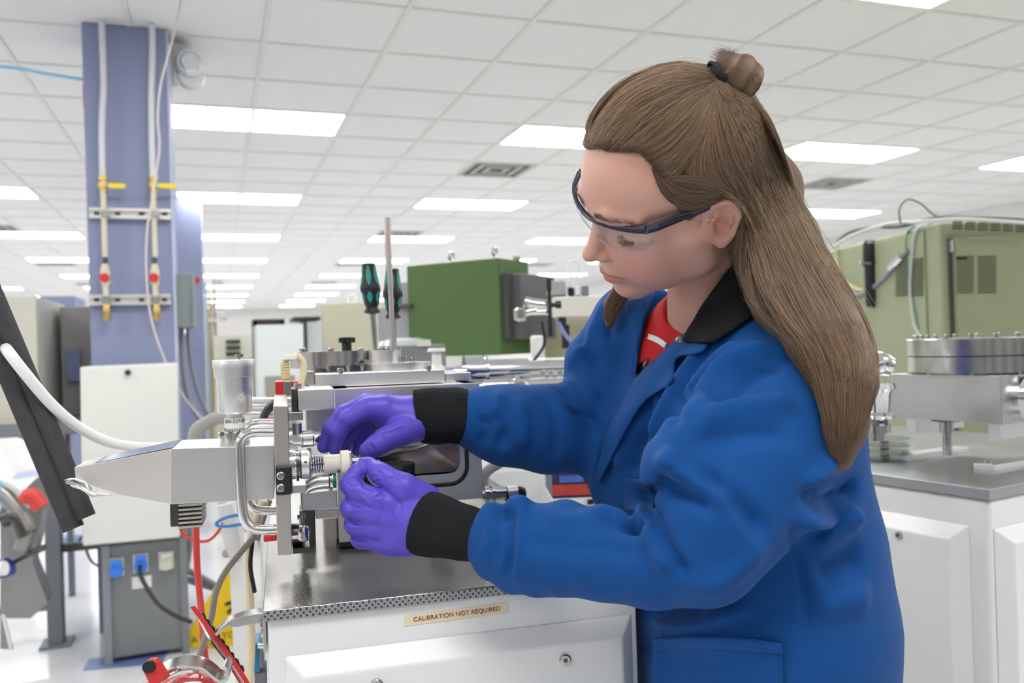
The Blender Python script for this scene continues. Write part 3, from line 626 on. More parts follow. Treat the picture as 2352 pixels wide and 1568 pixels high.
# chamber on it
rc=thing('right_vacuum_chamber','rectangular brushed steel chamber with thick bolted round flange on the right-hand cabinet','vacuum chamber',FB.w(U_+.15,V_+.25,TZ))
vF=V_+.10
uC=FB.p(2300,900,vF)[0]; vB,_=puc(FB,2046,900,uC)
zT=FB.p(2300,862,vF)[1]; zB=FB.p(2300,975,vF)[1]
MB(FB).box(uC,uC+.22,vF,vB,zB,zT).build('chamber_body',mat('brushed_chamber',(.50,.50,.50),.32,1,noise=.12,nscale=10,stretch=(8,1,1),rvar=.08,bump=.1,bscale=60),rc,bevel=.0015)
MB(FB).lv(uC+.08,(zT+zB)/2+.0,[(vF,.045),(vF-.012,.045),(vF-.012,.02),(vF-.03,.018)],40).build('port_flange',chrome,rc)
def pxof(P): d=np.asarray(P,float)-CAM; k=d@FW; return 1176+FPX*(d@EU)/k,784-FPX*(d@EV)/k,k
uM,vM=uC+.105,(vF+vB)/2-.01
dM=pxof(FB.w(uM,vM,zT))[2]; rM=.5*(2352+20-2087)*dM/FPX
fgl=MB(FB); hz=76*dM/FPX
fgl.lz(uM,vM,[(zT+.004,rM),(zT+.004+hz*.46,rM)],64); fgl.build('lower_flange',steel,rc)
MB(FB).lz(uM,vM,[(zT+.004+hz*.46,rM*.985),(zT+.004+hz*.5,rM*.985)],64).build('gasket',darksteel,rc)
MB(FB).lz(uM,vM,[(zT+.004+hz*.5,rM),(zT+.002+hz,rM),(zT+.004+hz,rM*.99)],64).build('upper_flange',steel,rc)
MB(FB).lz(uM,vM,[(zT-.001,rM*.7),(zT+.005,rM*.7)],48).build('neck_ring',steel,rc)
for k in range(16):
    a=2*PI*k/16+.1; uu_,vv_=uM+rM*.87*math.cos(a),vM+rM*.87*math.sin(a); zz=zT+.004+hz
    b=MB(FB); b.lz(uu_,vv_,[(zz-.001,.006),(zz+.0085,.006),(zz+.009,.005)],12); o=b.build('bolt',steel,rc)
    MB(FB).lz(uu_,vv_,[(zT-.0,.0045),(zT+.005,.0045)],6).build('nut',steel,rc)
for vv_,lbn in ((vF+.03,'a'),(vB-.035,'b')):
    MB(FB).box(uC+.02,uC+.2,vv_-.012,vv_+.012,zB-.035,zB).build('leg',alu,rc,bevel=.001)
    MB(FB).box(uC-.02,uC+.2,vv_-.022,vv_+.022,TZ,TZ+.012).build('foot',alu,rc,bevel=.001)
    MB(FB).lz(uC-.005,vv_,[(TZ+.012,.007),(TZ+.02,.007)],16).build('foot_bolt',steel,rc)
MB(FB).lz(uC+.04,(vF+vB)/2+.02,[(zB-.005,.03),(zB,.032)],32).build('bottom_port',darksteel,rc)
MB(FB).lz(uC+.04,(vF+vB)/2+.02,[(TZ+.015,.010),(zB-.03,.010),(zB-.03,.014),(zB-.005,.014)],24).build('bottom_stem',steel,rc)
# small parts behind hair on the right
def W(px,py,d): return at(px,py,d)
dR=1.75
t=thing('elbow_flange_stack','stack of round steel flanges and an elbow beside the long hair on the right','flange',at(2015,1000,dR))
z0=atz=None
def cylat(px,py,d,prof,name,m,par,seg=32):
    """upright turned part; prof (py, r px) at distance d"""
    c=at(px,py,d); b=MB(); k=d/FPX
    b.lz(c[0],c[1],[(at(px,y,d)[2],r*k) for y,r in prof][::-1],seg); return b.build(name,m,par)
cylat(2010,900,dR,[(878,42),(892,46),(892,40),(905,34),(945,30),(952,40),(960,42)],'bowl_flange',chrome,t)
cylat(2010,975,dR,[(958,16),(975,16),(975,34),(992,34),(992,24),(1010,24)],'lower_flange',steel,t)
for x in (1990,2028): cylat(x,965,dR-.03,[(955,9),(960,11),(976,11),(978,9)],'nut',chrome,t,6)
q=[at(x,y,dR) for x,y in ((1990,870),(2000,845),(2020,835),(2045,842))]
MB().tube(q,[.02,.026,.026,.02],16,6).build('elbow',chrome,t)
for x,y in ((2012,822),(2040,836)): cylat(x,y,dR-.02,[(y-6,7),(y+5,7)],'bolt',steel,t,12)
# petri dishes
clear=bpy.data.materials.new('clear_plastic'); clear.use_nodes=True; N,L=nodes(clear); N.remove(N['Principled BSDF']); o_=N['Material Output']
tr=N.new('ShaderNodeBsdfTransparent'); tr.inputs[0].default_value=(.95,.96,.97,1); gs=N.new('ShaderNodeBsdfGlossy'); gs.inputs['Roughness'].default_value=.08; ms=N.new('ShaderNodeMixShader'); lw=N.new('ShaderNodeLayerWeight'); lw.inputs[0].default_value=.12; L.new(lw.outputs['Facing'],ms.inputs[0]); L.new(tr.outputs[0],ms.inputs[1]); L.new(gs.outputs[0],ms.inputs[2]); L.new(ms.outputs[0],o_.inputs[0])
pg=FB.z(2031,1052,TZ); dP=pxof(FB.w(pg[0],pg[1],TZ))[2]; rP=59*dP/FPX; 
PL=['lowest clear round dish in the stack of three on the right-hand cabinet','middle clear round dish in the stack of three on the right-hand cabinet','topmost clear round dish in the stack of three on the right-hand cabinet']
for k in range(3):
    t=thing('round_dish',PL[k],'dish',FB.w(pg[0],pg[1],TZ+k*.0160),'clear dishes on the right-hand cabinet'); b=MB(FB); zz=TZ+k*.0160+.0005
    n=40; vs=[];
    prof=[(rP-.002,0),(rP-.001,.001),(rP,.010),(rP+.0015,.010),(rP+.0015,.0150),(0.001,.0150),(.001,.0140),(rP-.002,.0140),(rP-.004,.002),(.001,.0015),(.001,0),(rP-.002,0)]
    for a,b_ in zip(prof,prof[1:]): b.rings([(pg[0],pg[1],zz+a[1]),(pg[0],pg[1],zz+b_[1])],(1,0,0),(0,1,0),[a[0],b_[0]],n,False)
    b.build('dish_body',clear,t)
    MB(FB).box(pg[0]-.008,pg[0]+.008,pg[1]-.008,pg[1]+.004,zz+.003,zz+.007).build('sample',darksteel,t)
t=tag(MB().add([tuple(at(x,y,1.62)) for x,y in ((1925,1000),(1972,1002),(1972,1035),(1925,1034))]+[tuple(at(x,y,1.70)) for x,y in ((1925,1000),(1972,1002),(1972,1035),(1925,1034))],[(0,3,2,1),(4,5,6,7),(0,1,5,4),(1,2,6,5),(2,3,7,6),(3,0,4,7)]).build('small_box',mat('small_box',(.6,.58,.52),.5,noise=.05)),'small pale box beside the clear dishes, partly behind the coat','box')
# ================================================================ olive green cabinet on the right
FG=Fr(16.5); VG2=3.0
olive=mat('olive_paint',srgb(143,150,118),.5,noise=.03); olive2=mat('olive_trim',srgb(128,134,104),.55,noise=.03)
gc=thing('green_cabinet','large olive green electronics cabinet with louvred doors behind the right-hand chamber','cabinet',FG.w(FG.p(2165,900,VG2)[0]+.4,VG2+.6,0))
gu=FG.p(2166,700,VG2)[0]; gz=FG.p(2166,510,VG2)[1]; gvb=puc(FG,1895,600,gu)[0]
if gvb>VG2+3 or gvb<VG2: gvb=VG2+1.6
MB(FG).box(gu,gu+1.3,VG2,gvb,0.0,gz).build('body',olive,gc,bevel=.012)
MB(FG).box(FG.p(2190,700,VG2)[0],gu+1.3,VG2-.03,VG2+.0,.1,FG.p(2300,545,VG2)[1]).build('front_door',olive,gc,bevel=.004)
MB(FG).box(FG.p(2180,700,VG2)[0],FG.p(2190,700,VG2)[0],VG2-.004,VG2+.0,.1,FG.p(2300,545,VG2)[1]).build('door_gap',vdark,gc)
MB(FG).box(FG.p(2181,700,VG2)[0],FG.p(2188,700,VG2)[0],VG2-.02,VG2-.005,FG.p(2185,580,VG2)[1],FG.p(2185,553,VG2)[1]).build('hinge',chrome,gc)
ld=MB(); va=puc(FG,2130,700,gu)[0]; vb_=puc(FG,1985,700,gu)[0]
MB(FG).box(gu-.006,gu,va,vb_,FG.p(2166,900,VG2)[1]-.4,puc(FG,2060,545,gu)[1]).build('side_door',olive,gc,bevel=.003)
for x0,x1 in ((2062,2088),(2098,2124)):
    for k in range(14):
        y=598+k*6.2; a,za=puc(FG,x0,y,gu); b_,zb=puc(FG,x1,y-1,gu)
        MB(FG).box(gu-.012,gu-.005,min(a,b_),max(a,b_),za-.0024,za+.0024).build('louvre_slot',olive2 if 0 else mat('slot_shadow',srgb(88,90,70),.8),gc)
for x0,x1 in ((2196,2236),(2246,2288)):
    for k in range(14):
        y=590+k*6.3; a,za=FG.p(x0,y,VG2-.03); b_,_=FG.p(x1,y,VG2-.03)
        MB(FG).box(a,b_,VG2-.033,VG2-.03,za-.0024,za+.0024).build('louvre_slot',MATS['slot_shadow'],gc)
for k in range(6):
    a,za=FG.p(2188+k*29,519+k*1.2,VG2); b_=FG.p(2210+k*29,519,VG2)[0]
    for r_ in range(3): MB(FG).box(a,b_,VG2-.003,VG2,za-.012+r_*.011,za-.006+r_*.011).build('louvre_slot',MATS['slot_shadow'],gc)
MB(FG).pbox(2197,590,2222,596,VG2-.034,.003).build('label_holder',black,gc)
# power strip and hoses on its side
dS=2.85
def tube_d(pts,d,r,m,name,label,cat='cable',seg=10):
    ps=[at(p[0],p[1],p[2] if len(p)>2 else d) for p in pts]; return tag(MB().tube(ps,r,seg,7).build(name,m),label,cat)
def dbox(px0,py0,px1,py1,d,dep,name,m,par=None,a=19.3,bevel=0,lean=0):
    """upright block facing angle a, front face over these picture bounds at distance d"""
    fr=Fr(a); v=d*float(FW@fr.ey)/1.0; c=at((px0+px1)/2,(py0+py1)/2,d); v=float(c@fr.ey)
    return MB(fr).pbox(px0,py0,px1,py1,v,dep).build(name,m,par,bevel=bevel)
gd=lambda x,y:pxof(FG.w(gu,*puc(FG,x,y,gu)))[2]
t=thing('power_strip','black cylinder connector clipped on the green cabinet beside the long hair','connector',at(2000,620,dS))
cylat(1998,560,gd(1998,600)-.03,[(552,10),(560,16),(610,17),(615,14),(700,14),(705,10)],'strip_body',black,t)
MB().tube([at(1975,603,gd(1998,600)-.055),at(2015,607,gd(1998,600)-.055)],.006,8,2).build('clip',steel,t)
tube_d([(x,y,gd(x,y)-.02) for x,y in ((1960,680),(1995,668),(2030,640),(2060,605),(2085,575))],dS-.08,.011,mat('conduit_grey',(.22,.22,.24),.35,noise=.1),'grey_conduit','thick grey flexible conduit with silver end on the green cabinet','hose')
tube_d([(x,y,gd(x,y)-.022) for x,y in ((2046,615),(2072,588))],dS-.09,.016,chrome,'conduit_end','silver screw collar of the conduit on the green cabinet','connector')
tube_d([(x,y,gd(x,y)-.008) for x,y in ((2100,520),(2085,535),(2083,580),(2092,660),(2108,730),(2112,775))],dS-.03,.005,mat('green_wire',(.03,.25,.15),.4,noise=.05),'green_wire','thin green wire hanging down the side of the green cabinet')
tube_d([(x,y,gd(x,y)-.018) for x,y in ((2140,512),(2105,530),(2095,600),(2092,670),(2100,740),(2112,770))],dS-.05,.007,mat('pale_wire',(.5,.52,.48),.4,noise=.05),'pale_wire','pale grey wire hanging down the side of the green cabinet')
tube_d([(x,y,gd(x,y)-.012) for x,y in ((1925,560),(1922,600),(1935,640),(1965,662),(1985,665))],dS-.02,.007,mat('yellow_wire',(.62,.6,.3),.4,noise=.05),'yellow_wire','pale yellow hose curving from the green cabinet top beside the hair','hose')
tube_d([(1905,570,3.4),(1950,535,3.2),(2010,522,3.1),(2070,520,3.0),(2150,500,2.98),(2240,500,2.98),(2352,505,2.98),(2400,512,2.98)],3,.006,mat('dark_wire',(.12,.12,.12),.5,noise=.05),'dark_wire','dark wire lying along the top edge of the green cabinet')
tube_d([(1900,575,3.35),(1960,540,3.15),(2040,515,3.05),(2110,510,2.97),(2200,503,2.96),(2300,508,2.96),(2400,515,2.96)],3,.007,mat('white_wire',(.7,.7,.68),.5,noise=.05),'white_wire','white wire lying along the top edge of the green cabinet')
tube_d([(2068,512),(2066,480),(2085,458),(2115,468),(2140,490),(2160,499)],3.0,.003,MATS['dark_wire'],'looped_wire','thin wire arching above the green cabinet')
# ================================================================ green magnet block in the middle
FMg=Fr(50); dG=2.55; cG=at(1148,700,dG); vG=float(cG@FMg.ey); uG=float(cG@FMg.ex)
gm=mat('green_enamel',srgb(76,104,54),.35,noise=.05,nscale=3); gm2=mat('pale_green',srgb(140,165,135),.4,noise=.05)
t=thing('green_magnet_housing','dark green painted box instrument with lifting eyes in the middle distance','instrument',FMg.w(uG-.15,vG+.12,at(1148,815,dG)[2]))
zt=at(1148,591,dG)[2]; zb=at(1148,815,dG)[2]; ul=FMg.p(936,700,vG)[0]; vr=puc(FMg,1217,700,uG)[0]
MB(FMg).box(ul,uG,vG,vr,zb,zt).build('housing',gm,t,bevel=.004)
vx=puc(FMg,1165,700,uG)[0]
MB(FMg).box(uG,uG+.05,vx,vr+.08,at(1200,778,dG)[2],at(1200,626,dG)[2]).build('dark_pole_face',mat('dark_grey_paint',srgb(96,98,100),.45,noise=.08),t,bevel=.003)
MB(FMg).box(uG,uG+.02,vx-.03,vx,at(1200,775,dG)[2],at(1200,626,dG)[2]).build('dark_slot',vdark,t)
for x,y in ((1037,595),(1137,588)):
    c=FMg.p(x,y,vG+.04); p_=FMg.w(c[0],vG+.04,zt+.0)
    ring=[p_+FMg.ey*.012*math.cos(a)+U0*(.022+.013*math.sin(a)) for a in np.linspace(-PI/2,1.5*PI,17)]
    MB().tube(ring,.0045,8,1).build('lifting_eye',steel,t)
    MB().lz(p_[0],p_[1],[(zt-.001,.010),(zt+.008,.008)],14).build('eye_base',steel,t)
MB(FMg).lz(FMg.p(1190,600,vr-.05)[0],vr-.06,[(zt,.012),(zt+.012,.012)],12).build('cap',gm2,t)
# ------------- mid-distance clutter (each a thing)
beige=mat('beige_paint',srgb(180,178,156),.5,noise=.03); beige2=mat('beige_light',srgb(205,203,188),.5,noise=.03)
t=thing('beige_cabinet','beige cabinet behind the left green screwdriver','cabinet',at(815,850,3.6)*np.array([1,1,0]))
fr=Fr(15); v=float(at(815,800,3.6)@fr.ey)
a,b_=fr.p(741,800,v)[0],fr.p(890,800,v)[0]; MB(fr).box(a,b_,v,v+.5,0,fr.p(815,694,v)[1]).build('body',beige,t,bevel=.006)
MB(fr).box(b_-.06,b_-.052,v-.003,v,.2,fr.p(815,700,v)[1]).build('door_seam',yel if 0 else mat('seam_olive',(.35,.33,.15),.6),t)
p_=fr.w(fr.p(802,694,v)[0],v+.1,fr.p(815,694,v)[1]); MB().tube([p_+fr.ex*.02*math.cos(a)+U0*(.02+.02*math.sin(a)) for a in np.linspace(-PI/2,1.5*PI,15)],.004,8,1).build('lifting_ring',label_w,t)
t=thing('grey_meter_box','grey instrument box with round glass top and white tag below the green housing','instrument',at(925,850,2.2))
dbox(868,792,988,850,2.2,.16,'case',mat('mid_grey_paint',srgb(125,128,130),.5,noise=.05),t,30,.006)
c=at(930,788,2.3); MB().lz(c[0],c[1],[(c[2]-.006,.075),(c[2]+.006,.07),(c[2]+.014,.04),(c[2]+.016,.01)],36).build('glass_top',mat('pale_glass',(.7,.74,.76),.05,metal=.4,noise=.05),t)
dbox(959,780,986,795,2.18,.01,'tag',mat('tag_cream',(.7,.7,.6),.5,noise=.05),t,30)
t=thing('grey_side_block','grey painted block to the left of the green housing','instrument',at(915,760,2.75))
dbox(908,648,942,700,2.75,.2,'upper',mat('grey_paint_light',srgb(150,150,155),.5,noise=.05),t,50,.003); dbox(868,705,942,790,2.78,.2,'lower',MATS['grey_paint_light'],t,50,.003); dbox(905,700,942,707,2.72,.2,'dark_gap',vdark,t,50)
t=thing('white_spool','small white spool standing right of the tall rod','spool',at(1003,845,1.9))
cylat(1003,820,1.9,[(799,19),(807,21),(807,10),(838,12),(845,19),(850,19)],'spool_body',white_pl,t)
c=tag(MB(Fr(19)).pbox(985,843,1050,852,1.95*1.0,.05).build('purple_tray',mat('violet_tray',srgb(190,180,235),.4,noise=.05)),'pale violet tray under the white spool','tray')
# horizontal steel tube behind the chamber
FT=Fr(8); vt=1.9
t=thing('beamline_tube','long polished steel tube lying behind the chamber and the far sleeve','pipe',FT.w(FT.p(1200,850,vt)[0],vt,1.16))
MB(FT).pu(852,vt,[(1040,14),(1066,14),(1066,38),(1074,38),(1074,34),(1112,34),(1112,38),(1118,38),(1118,26),(1212,26),(1212,20),(1420,20)],32).build('tube',chrome,t)
MB(FT).pu(884,vt-.08,[(1100,8),(1110,8),(1110,15),(1180,15),(1180,22),(1192,22),(1192,12),(1330,12)],28).build('lower_tube',chrome,t)
MB(FT).pz(1190,vt-.16,[(876,20),(884,28),(905,28),(912,22)],28).build('round_cap',mat('dull_steel',(.3,.29,.28),.4,1,noise=.2),t)
for x in (1250,1268,1290,1305): MB(FT).pu(862,vt-.03,[(x,13),(x+8,13)],20).build('ring',chrome,t)
MB(FT).pbox(1040,870,1420,905,vt+.06,.3).build('bed_rail',mat('rail_beige',srgb(215,212,200),.4,noise=.05),t)
t=thing('equipment_bench','pale bench with grey panels behind the chamber','bench',FT.w(FT.p(1150,1000,2.2)[0],2.4,0))
MB(FT).pbox(1120,905,1500,925,2.12,.7).build('bench_top',beige2,t,bevel=.004)
u0,u1=FT.p(1130,1000,2.1)[0],FT.p(1490,1000,2.1)[0]; MB(FT).box(u0,u1,2.15,2.8,0,FT.p(1150,925,2.1)[1]).build('bench_body',white_pl,t)
# T fittings and beam right of the green housing
t=thing('chrome_fittings','cluster of blurred chrome pipe fittings in front of the dark pole face','fitting',at(1215,715,2.2))
dF=2.2
for pts,r in (([(1190,722),(1212,716),(1232,712)],.011),([(1205,692),(1225,697),(1255,700)],.014),([(1215,716),(1262,715)],.009),([(1196,706),(1198,738)],.010)):
    MB().tube([at(x,y,dF) for x,y in pts],r,14,4).build('fitting',chrome,t)
cylat(1194,722,dF-.02,[(707,10),(712,15),(732,15),(737,10)],'end_cap',steel,t)
t=thing('black_clamp_rod','thin black vertical clamp rod beside the chrome fittings','rod',at(1263,770,2.15))
cylat(1262,700,2.15,[(640,6),(668,6),(668,4),(730,4),(730,6),(772,6)],'rod',black,t,12)
MB().tube([at(1262,701,2.15),at(1276,700,2.15)],.006,8,2).build('handle_stem',black,t); MB().tube([at(1276,700,2.15),at(1289,699,2.15)],.010,10,2).build('handle_knob',black,t)
t=thing('white_beam_arm','white horizontal beam with small instruments on top, left of the woman\'s shoulder','instrument',at(1330,705,2.5))
dbox(1268,680,1420,727,2.5,.15,'beam',mat('beam_white',srgb(225,222,214),.45,noise=.03),t,25,.004)
for a,b_,c_,d_,m in ((1255,645,1298,678,mat('light_case',srgb(170,170,172),.5,noise=.1)),(1304,660,1318,678,black),(1320,656,1332,678,label_w),(1335,656,1352,678,MATS['conduit_grey'])): dbox(a,b_,c_,d_,2.52,.08,'small_module',m,t,25,.003)
for a,b_,c_,d_ in ((1282,728,1300,745),(1290,745,1308,800)): dbox(a,b_,c_,d_,2.5,.04,'hanging_connector',black,t,25,.003)
c=at(1317,660,2.45); ring=[at(1318,618,2.45)+EU*.018*math.cos(a)+EV*.024*math.sin(a) for a in np.linspace(-PI/2,1.5*PI,17)]
MB().tube(ring,.003,8,1).build('ring_loop',label_w,t); MB().tube([at(1318,637,2.45),at(1318,658,2.45)],.003,8,2).build('ring_stem',label_w,t)
t=thing('beige_rear_unit','beige instrument unit under the white beam','instrument',at(1300,830,2.8))
dbox(1248,728,1400,820,2.8,.3,'case',beige,t,25,.006); dbox(1218,770,1248,822,2.4,.1,'white_bag',mat('bag_white',(.8,.82,.9),.25,noise=.2,nscale=60,bump=.8,bscale=60),t,25,.008)
tube_d([(1282,740),(1296,765),(1312,785),(1325,800)],2.4,.006,mat('violet_cable',(.25,.25,.6),.4),'violet_cable','violet cable hanging below the white beam')
tube_d([(1245,738),(1250,790),(1225,830)],2.3,.004,black,'black_cable','black cable hanging below the green housing')
# under-sleeve stuff: boxes on a shelf and a white cabinet
t=thing('low_white_cabinet','white cabinet seen under the far sleeve, right of the gauge','cabinet',at(1190,1180,1.9)*np.array([1,1,0]))
fr=Fr(12); v=2.0; MB(fr).box(fr.p(1100,1100,v)[0],fr.p(1250,1100,v)[0],v,v+.07,0,fr.p(1190,1075,v)[1]).build('body',whitep,t,bevel=.01)
t=thing('printed_carton','dark carton printed with blue and red picture on a shelf under the sleeve','carton',at(1318,1140,1.8))
dbox(1268,1085,1372,1141,1.8,.15,'carton_body',mat('carton_dark',(.05,.05,.13),.4,noise=.3,nscale=30),t,16)
dbox(1268,1112,1372,1137,1.795,.004,'red_band',mat('carton_red',(.5,.06,.05),.4,noise=.3,nscale=40),t,16); dbox(1285,1092,1340,1108,1.795,.004,'blue_band',mat('carton_blue',(.08,.15,.5),.4,noise=.4,nscale=40),t,16)
t=thing('white_drawer_box','white drawer box with a narrow label under the printed carton','box',at(1318,1172,1.8))
dbox(1268,1142,1390,1172,1.8,.16,'drawer_body',white_pl,t,16,.003); dbox(1270,1068,1372,1083,1.8,.15,'lid',MATS['light_case'],t,16); dbox(1350,1147,1364,1158,1.795,.004,'barcode_label',black,t,16)
# ================================================================ far background
doorw=mat('pale_door',srgb(215,222,220),.4,noise=.03); dkfr=mat('dark_frame',srgb(62,58,52),.5,noise=.05)
t=thing('tall_cabinets','tall pale cabinet doors in a dark frame far left of the beige cabinet','cabinet',at(665,950,5.5)*np.array([1,1,0]))
fr=ROOM; v=float(at(665,800,5.5)@fr.ey); zf=lambda y:fr.p(665,y,v)[1]
for a,b_,c_,d_ in ((583,732,655,745),(676,728,738,737)): MB(fr).box(fr.p(a,800,v)[0],fr.p(c_,800,v)[0],v-.02,v+.3,zf(d_),zf(b_)).build('top_rail',dkfr,t)
for a,b_ in ((584,592),(646,653),(699,706)): MB(fr).box(fr.p(a,800,v)[0],fr.p(b_,800,v)[0],v-.02,v+.3,0,zf(735)).build('post',dkfr,t)
for a,b_ in ((592,646),(653,699),(706,745)): MB(fr).box(fr.p(a,800,v)[0],fr.p(b_,800,v)[0],v,v+.3,0.02,zf(742)).build('door',doorw,t)
t=thing('grey_panel_door','pale door with a grey rounded panel behind the cream cable','cabinet',at(640,930,3.4)*np.array([1,1,0]))
v=float(at(640,900,3.4)@fr.ey); MB(fr).box(fr.p(594,900,v)[0],fr.p(700,900,v)[0],v,v+.3,0,fr.p(640,745,v)[1]).build('door',doorw,t); MB(fr).pbox(611,862,680,1030,v-.01,.01).build('grey_panel',mat('panel_taupe',srgb(150,148,138),.5,noise=.03),t,bevel=.02)
t=thing('computer_rack','pale rack with dark drive bays behind the micrometer valve','rack',at(540,950,6.)*np.array([1,1,0]))
v=float(at(540,850,6.)@fr.ey); MB(fr).box(fr.p(492,850,v)[0],fr.p(586,850,v)[0],v,v+.5,0,fr.p(540,770,v)[1]).build('rack_body',beige2,t)
for y in (780,794,808): MB(fr).pbox(519,y,552,y+9,v-.01,.02).build('drive_bay',darksteel,t)
t=thing('far_white_cabinet','white unit far behind the second column','cabinet',at(530,800,7.5)*np.array([1,1,0]))
v=float(at(530,760,7.5)@fr.ey); MB(fr).box(fr.p(470,760,v)[0],fr.p(600,760,v)[0],v,v+.6,0,fr.p(540,730,v)[1]).build('body',mat('far_paint',srgb(215,212,210),.5,noise=.03),t)
t=thing('coloured_tubes','blurred bundle of thin coloured pipes on the far blue column','pipes',at(480,900,6))
for x,m in ((474,MATS['pale_wire']),(480,mat('muted_blue',srgb(150,175,200),.4)),(486,brass),(492,MATS['pale_wire']),(498,steel)):
    MB().tube([at(x-6+rng.uniform(-3,3),640+rng.uniform(0,60),6),at(x-2,760,6),at(x+4,900,6),at(x+2,1040,6)],.009,8,4).build('thin_pipe',m,t)
for x,y in ((505,712),(515,735),(490,734),(500,650)): MB().tube([at(x-10,y,6),at(x+10,y,6)],.02,8,2).build('pipe_fitting',chrome,t)
for n_,(x0,y0,x1,y1,d,m,lb) in enumerate(((740,742,800,760,9,beige2,'low pale unit on the far horizon left of the green housing'),(1500,700,1900,800,6.5,beige2,'pale cabinets hidden behind the woman'),(2100,600,2352,700,6,beige2,'pale unit behind the green cabinet'))):
    t=thing('far_unit',lb,'cabinet',at((x0+x1)/2,y1,d)*np.array([1,1,0])); v=float(at((x0+x1)/2,y0,d)@fr.ey); MB(fr).box(fr.p(x0,y0,v)[0],fr.p(x1,y0,v)[0],v,v+.6,0,fr.p((x0+x1)/2,y0,v)[1]).build('body',m,t)
# conduit junction box on the column
t=thing('switch_box','grey electrical switch box with red lever on the right side of the near column','switch box',at(422,750,4.5))
v=4.5; 
MB(ROOM).pbox(400,627,446,752,v-.1,.22).build('box_body',mat('switch_grey',srgb(142,150,150),.5,noise=.03),t,bevel=.004)
MB(ROOM).pbox(442,628,450,752,v-.12,.02).build('cover_lip',MATS['switch_grey'],t)
MB().tube([ROOM.w(*[ROOM.p(x,y,v-.05)[0],v-.05,ROOM.p(x,y,v-.05)[1]]) for x,y in ((440,655),(457,640))],.014,10,2).build('red_lever',red,t)
MB().tube(Wc([(418,752),(418,790),(424,870),(440,930),(470,975)],v),.013,12,5).build('conduit',mat('conduit_mid',(.25,.26,.29),.4,noise=.1),t)
cylat(418,757,4.45,[(750,10),(764,12),(770,8)],'conduit_nut',chrome,t)
MB().tube(Wc([(430,752),(438,830),(455,900),(480,960)],v+.1),.010,12,5).build('conduit',MATS['conduit_mid'],t)
tube_d([(445,1010),(452,988),(470,974),(500,960),(540,955)],1.9,.015,mat('hose_warm_grey',(.36,.34,.33),.5,noise=.1),'thick_grey_hose','thick warm-grey hose arching behind the micrometer valve','hose',14)
# ================================================================ left side: tables, panel, transformer
steelgrey=mat('painted_frame',srgb(120,124,132),.5,noise=.05)
t=thing('steel_table','grey steel frame table at the left edge carrying a beige cabinet','table',ROOM.w(-.9,4.2,0))
v=ROOM.z(130,1485,0)[1]
L0=ROOM.p(104,1300,v)[0]; L1=ROOM.p(140,1300,v)[0]
MB(ROOM).box(L0,L1,v,v+.08,.012,ROOM.p(120,1000,v)[1]).build('leg',steelgrey,t,bevel=.003)
MB(ROOM).box(L0-.03,L1+.03,v-.03,v+.11,0,.012).build('foot_plate',steelgrey,t)
v-=.0; zt=ROOM.p(60,976,v)[1]; xl=ROOM.p(-200,1000,v)[0]; xr=ROOM.p(190,990,v)[0]
MB(ROOM).box(xl,xr,v,v+.9,ROOM.p(60,1003,v)[1],zt).build('table_top',steelgrey,t,bevel=.004)
MB(ROOM).box(xl,L0,v+.02,v+.06,ROOM.p(50,1412,v)[1],ROOM.p(50,1395,v)[1]).build('cross_bar',steelgrey,t)
MB(ROOM).box(L1,ROOM.p(240,1250,v)[0],v+.03,v+.07,ROOM.p(180,1268,v)[1],ROOM.p(180,1250,v)[1]).build('cross_bar',darksteel,t)
MB(ROOM).box(ROOM.p(150,1100,v+.85)[0],ROOM.p(164,1100,v+.85)[0],v+.85,v+.89,0,zt-.05).build('leg',steelgrey,t)
b=MB(); b.tube([ROOM.w(L0+.05,v+.05,zt-.12),ROOM.w(L0-.12,v+.05,zt-.03)],.014,8,2); b.build('brace',steelgrey,t)
b=MB(); b.tube([ROOM.w(L1,v+.3,zt-.45),ROOM.w(L1-.08,v+.8,zt-.05)],.012,8,2); b.build('brace',steelgrey,t)
t=thing('beige_tabletop_cabinet','beige cabinet standing on the grey steel table at the left edge','cabinet',ROOM.w(xl+.5,v+.4,zt))
vv=v+.05; MB(ROOM).box(xl,ROOM.p(86,800,vv)[0],vv,vv+.75,zt,ROOM.p(60,680,vv)[1]).build('case',mat('warm_grey_beige',srgb(196,194,182),.5,noise=.03),t,bevel=.005)
t=thing('taupe_box','grey-brown box behind the beige cabinet, left of the near column','box',ROOM.w(ROOM.p(180,960,v+.5)[0],v+.6,zt))
MB(ROOM).box(ROOM.p(140,800,v+.5)[0],ROOM.p(213,800,v+.5)[0],v+.5,v+.85,zt,ROOM.p(180,704,v+.5)[1]).build('case',mat('taupe',srgb(165,160,156),.4,noise=.05),t,bevel=.004)
tag(MB(ROOM).pbox(152,805,184,875,v+.46,.04).build('poster_card',mat('blue_card',srgb(125,140,170),.4,noise=.3,nscale=40)),'small blue and grey card leaning by the taupe box','card')
t=thing('far_blue_machine','blue topped machine far behind the beige cabinet','machine',at(120,900,8)*np.array([1,1,0]))
vq=8.; MB(ROOM).box(ROOM.p(90,700,vq)[0],ROOM.p(172,700,vq)[0],vq,vq+.6,0,ROOM.p(140,680,vq)[1]).build('body',blue,t)
t=thing('white_panel_cabinet','tall white panel cabinet in front of the near blue column','cabinet',ROOM.w(ROOM.p(300,1200,3.95)[0],4.1,.5))
pf=Fr(-3); vq=3.85
MB(pf).ppoly([(184,843),(409,834),(414,1234),(190,1254)],vq,.35).build('panel_body',mat('panel_white',srgb(222,224,218),.4,noise=.02),t,bevel=.006)
MB(pf).pv(294,855,vq,[(0,6),(-.012,6)],12).build('lock_knob',darksteel,t)
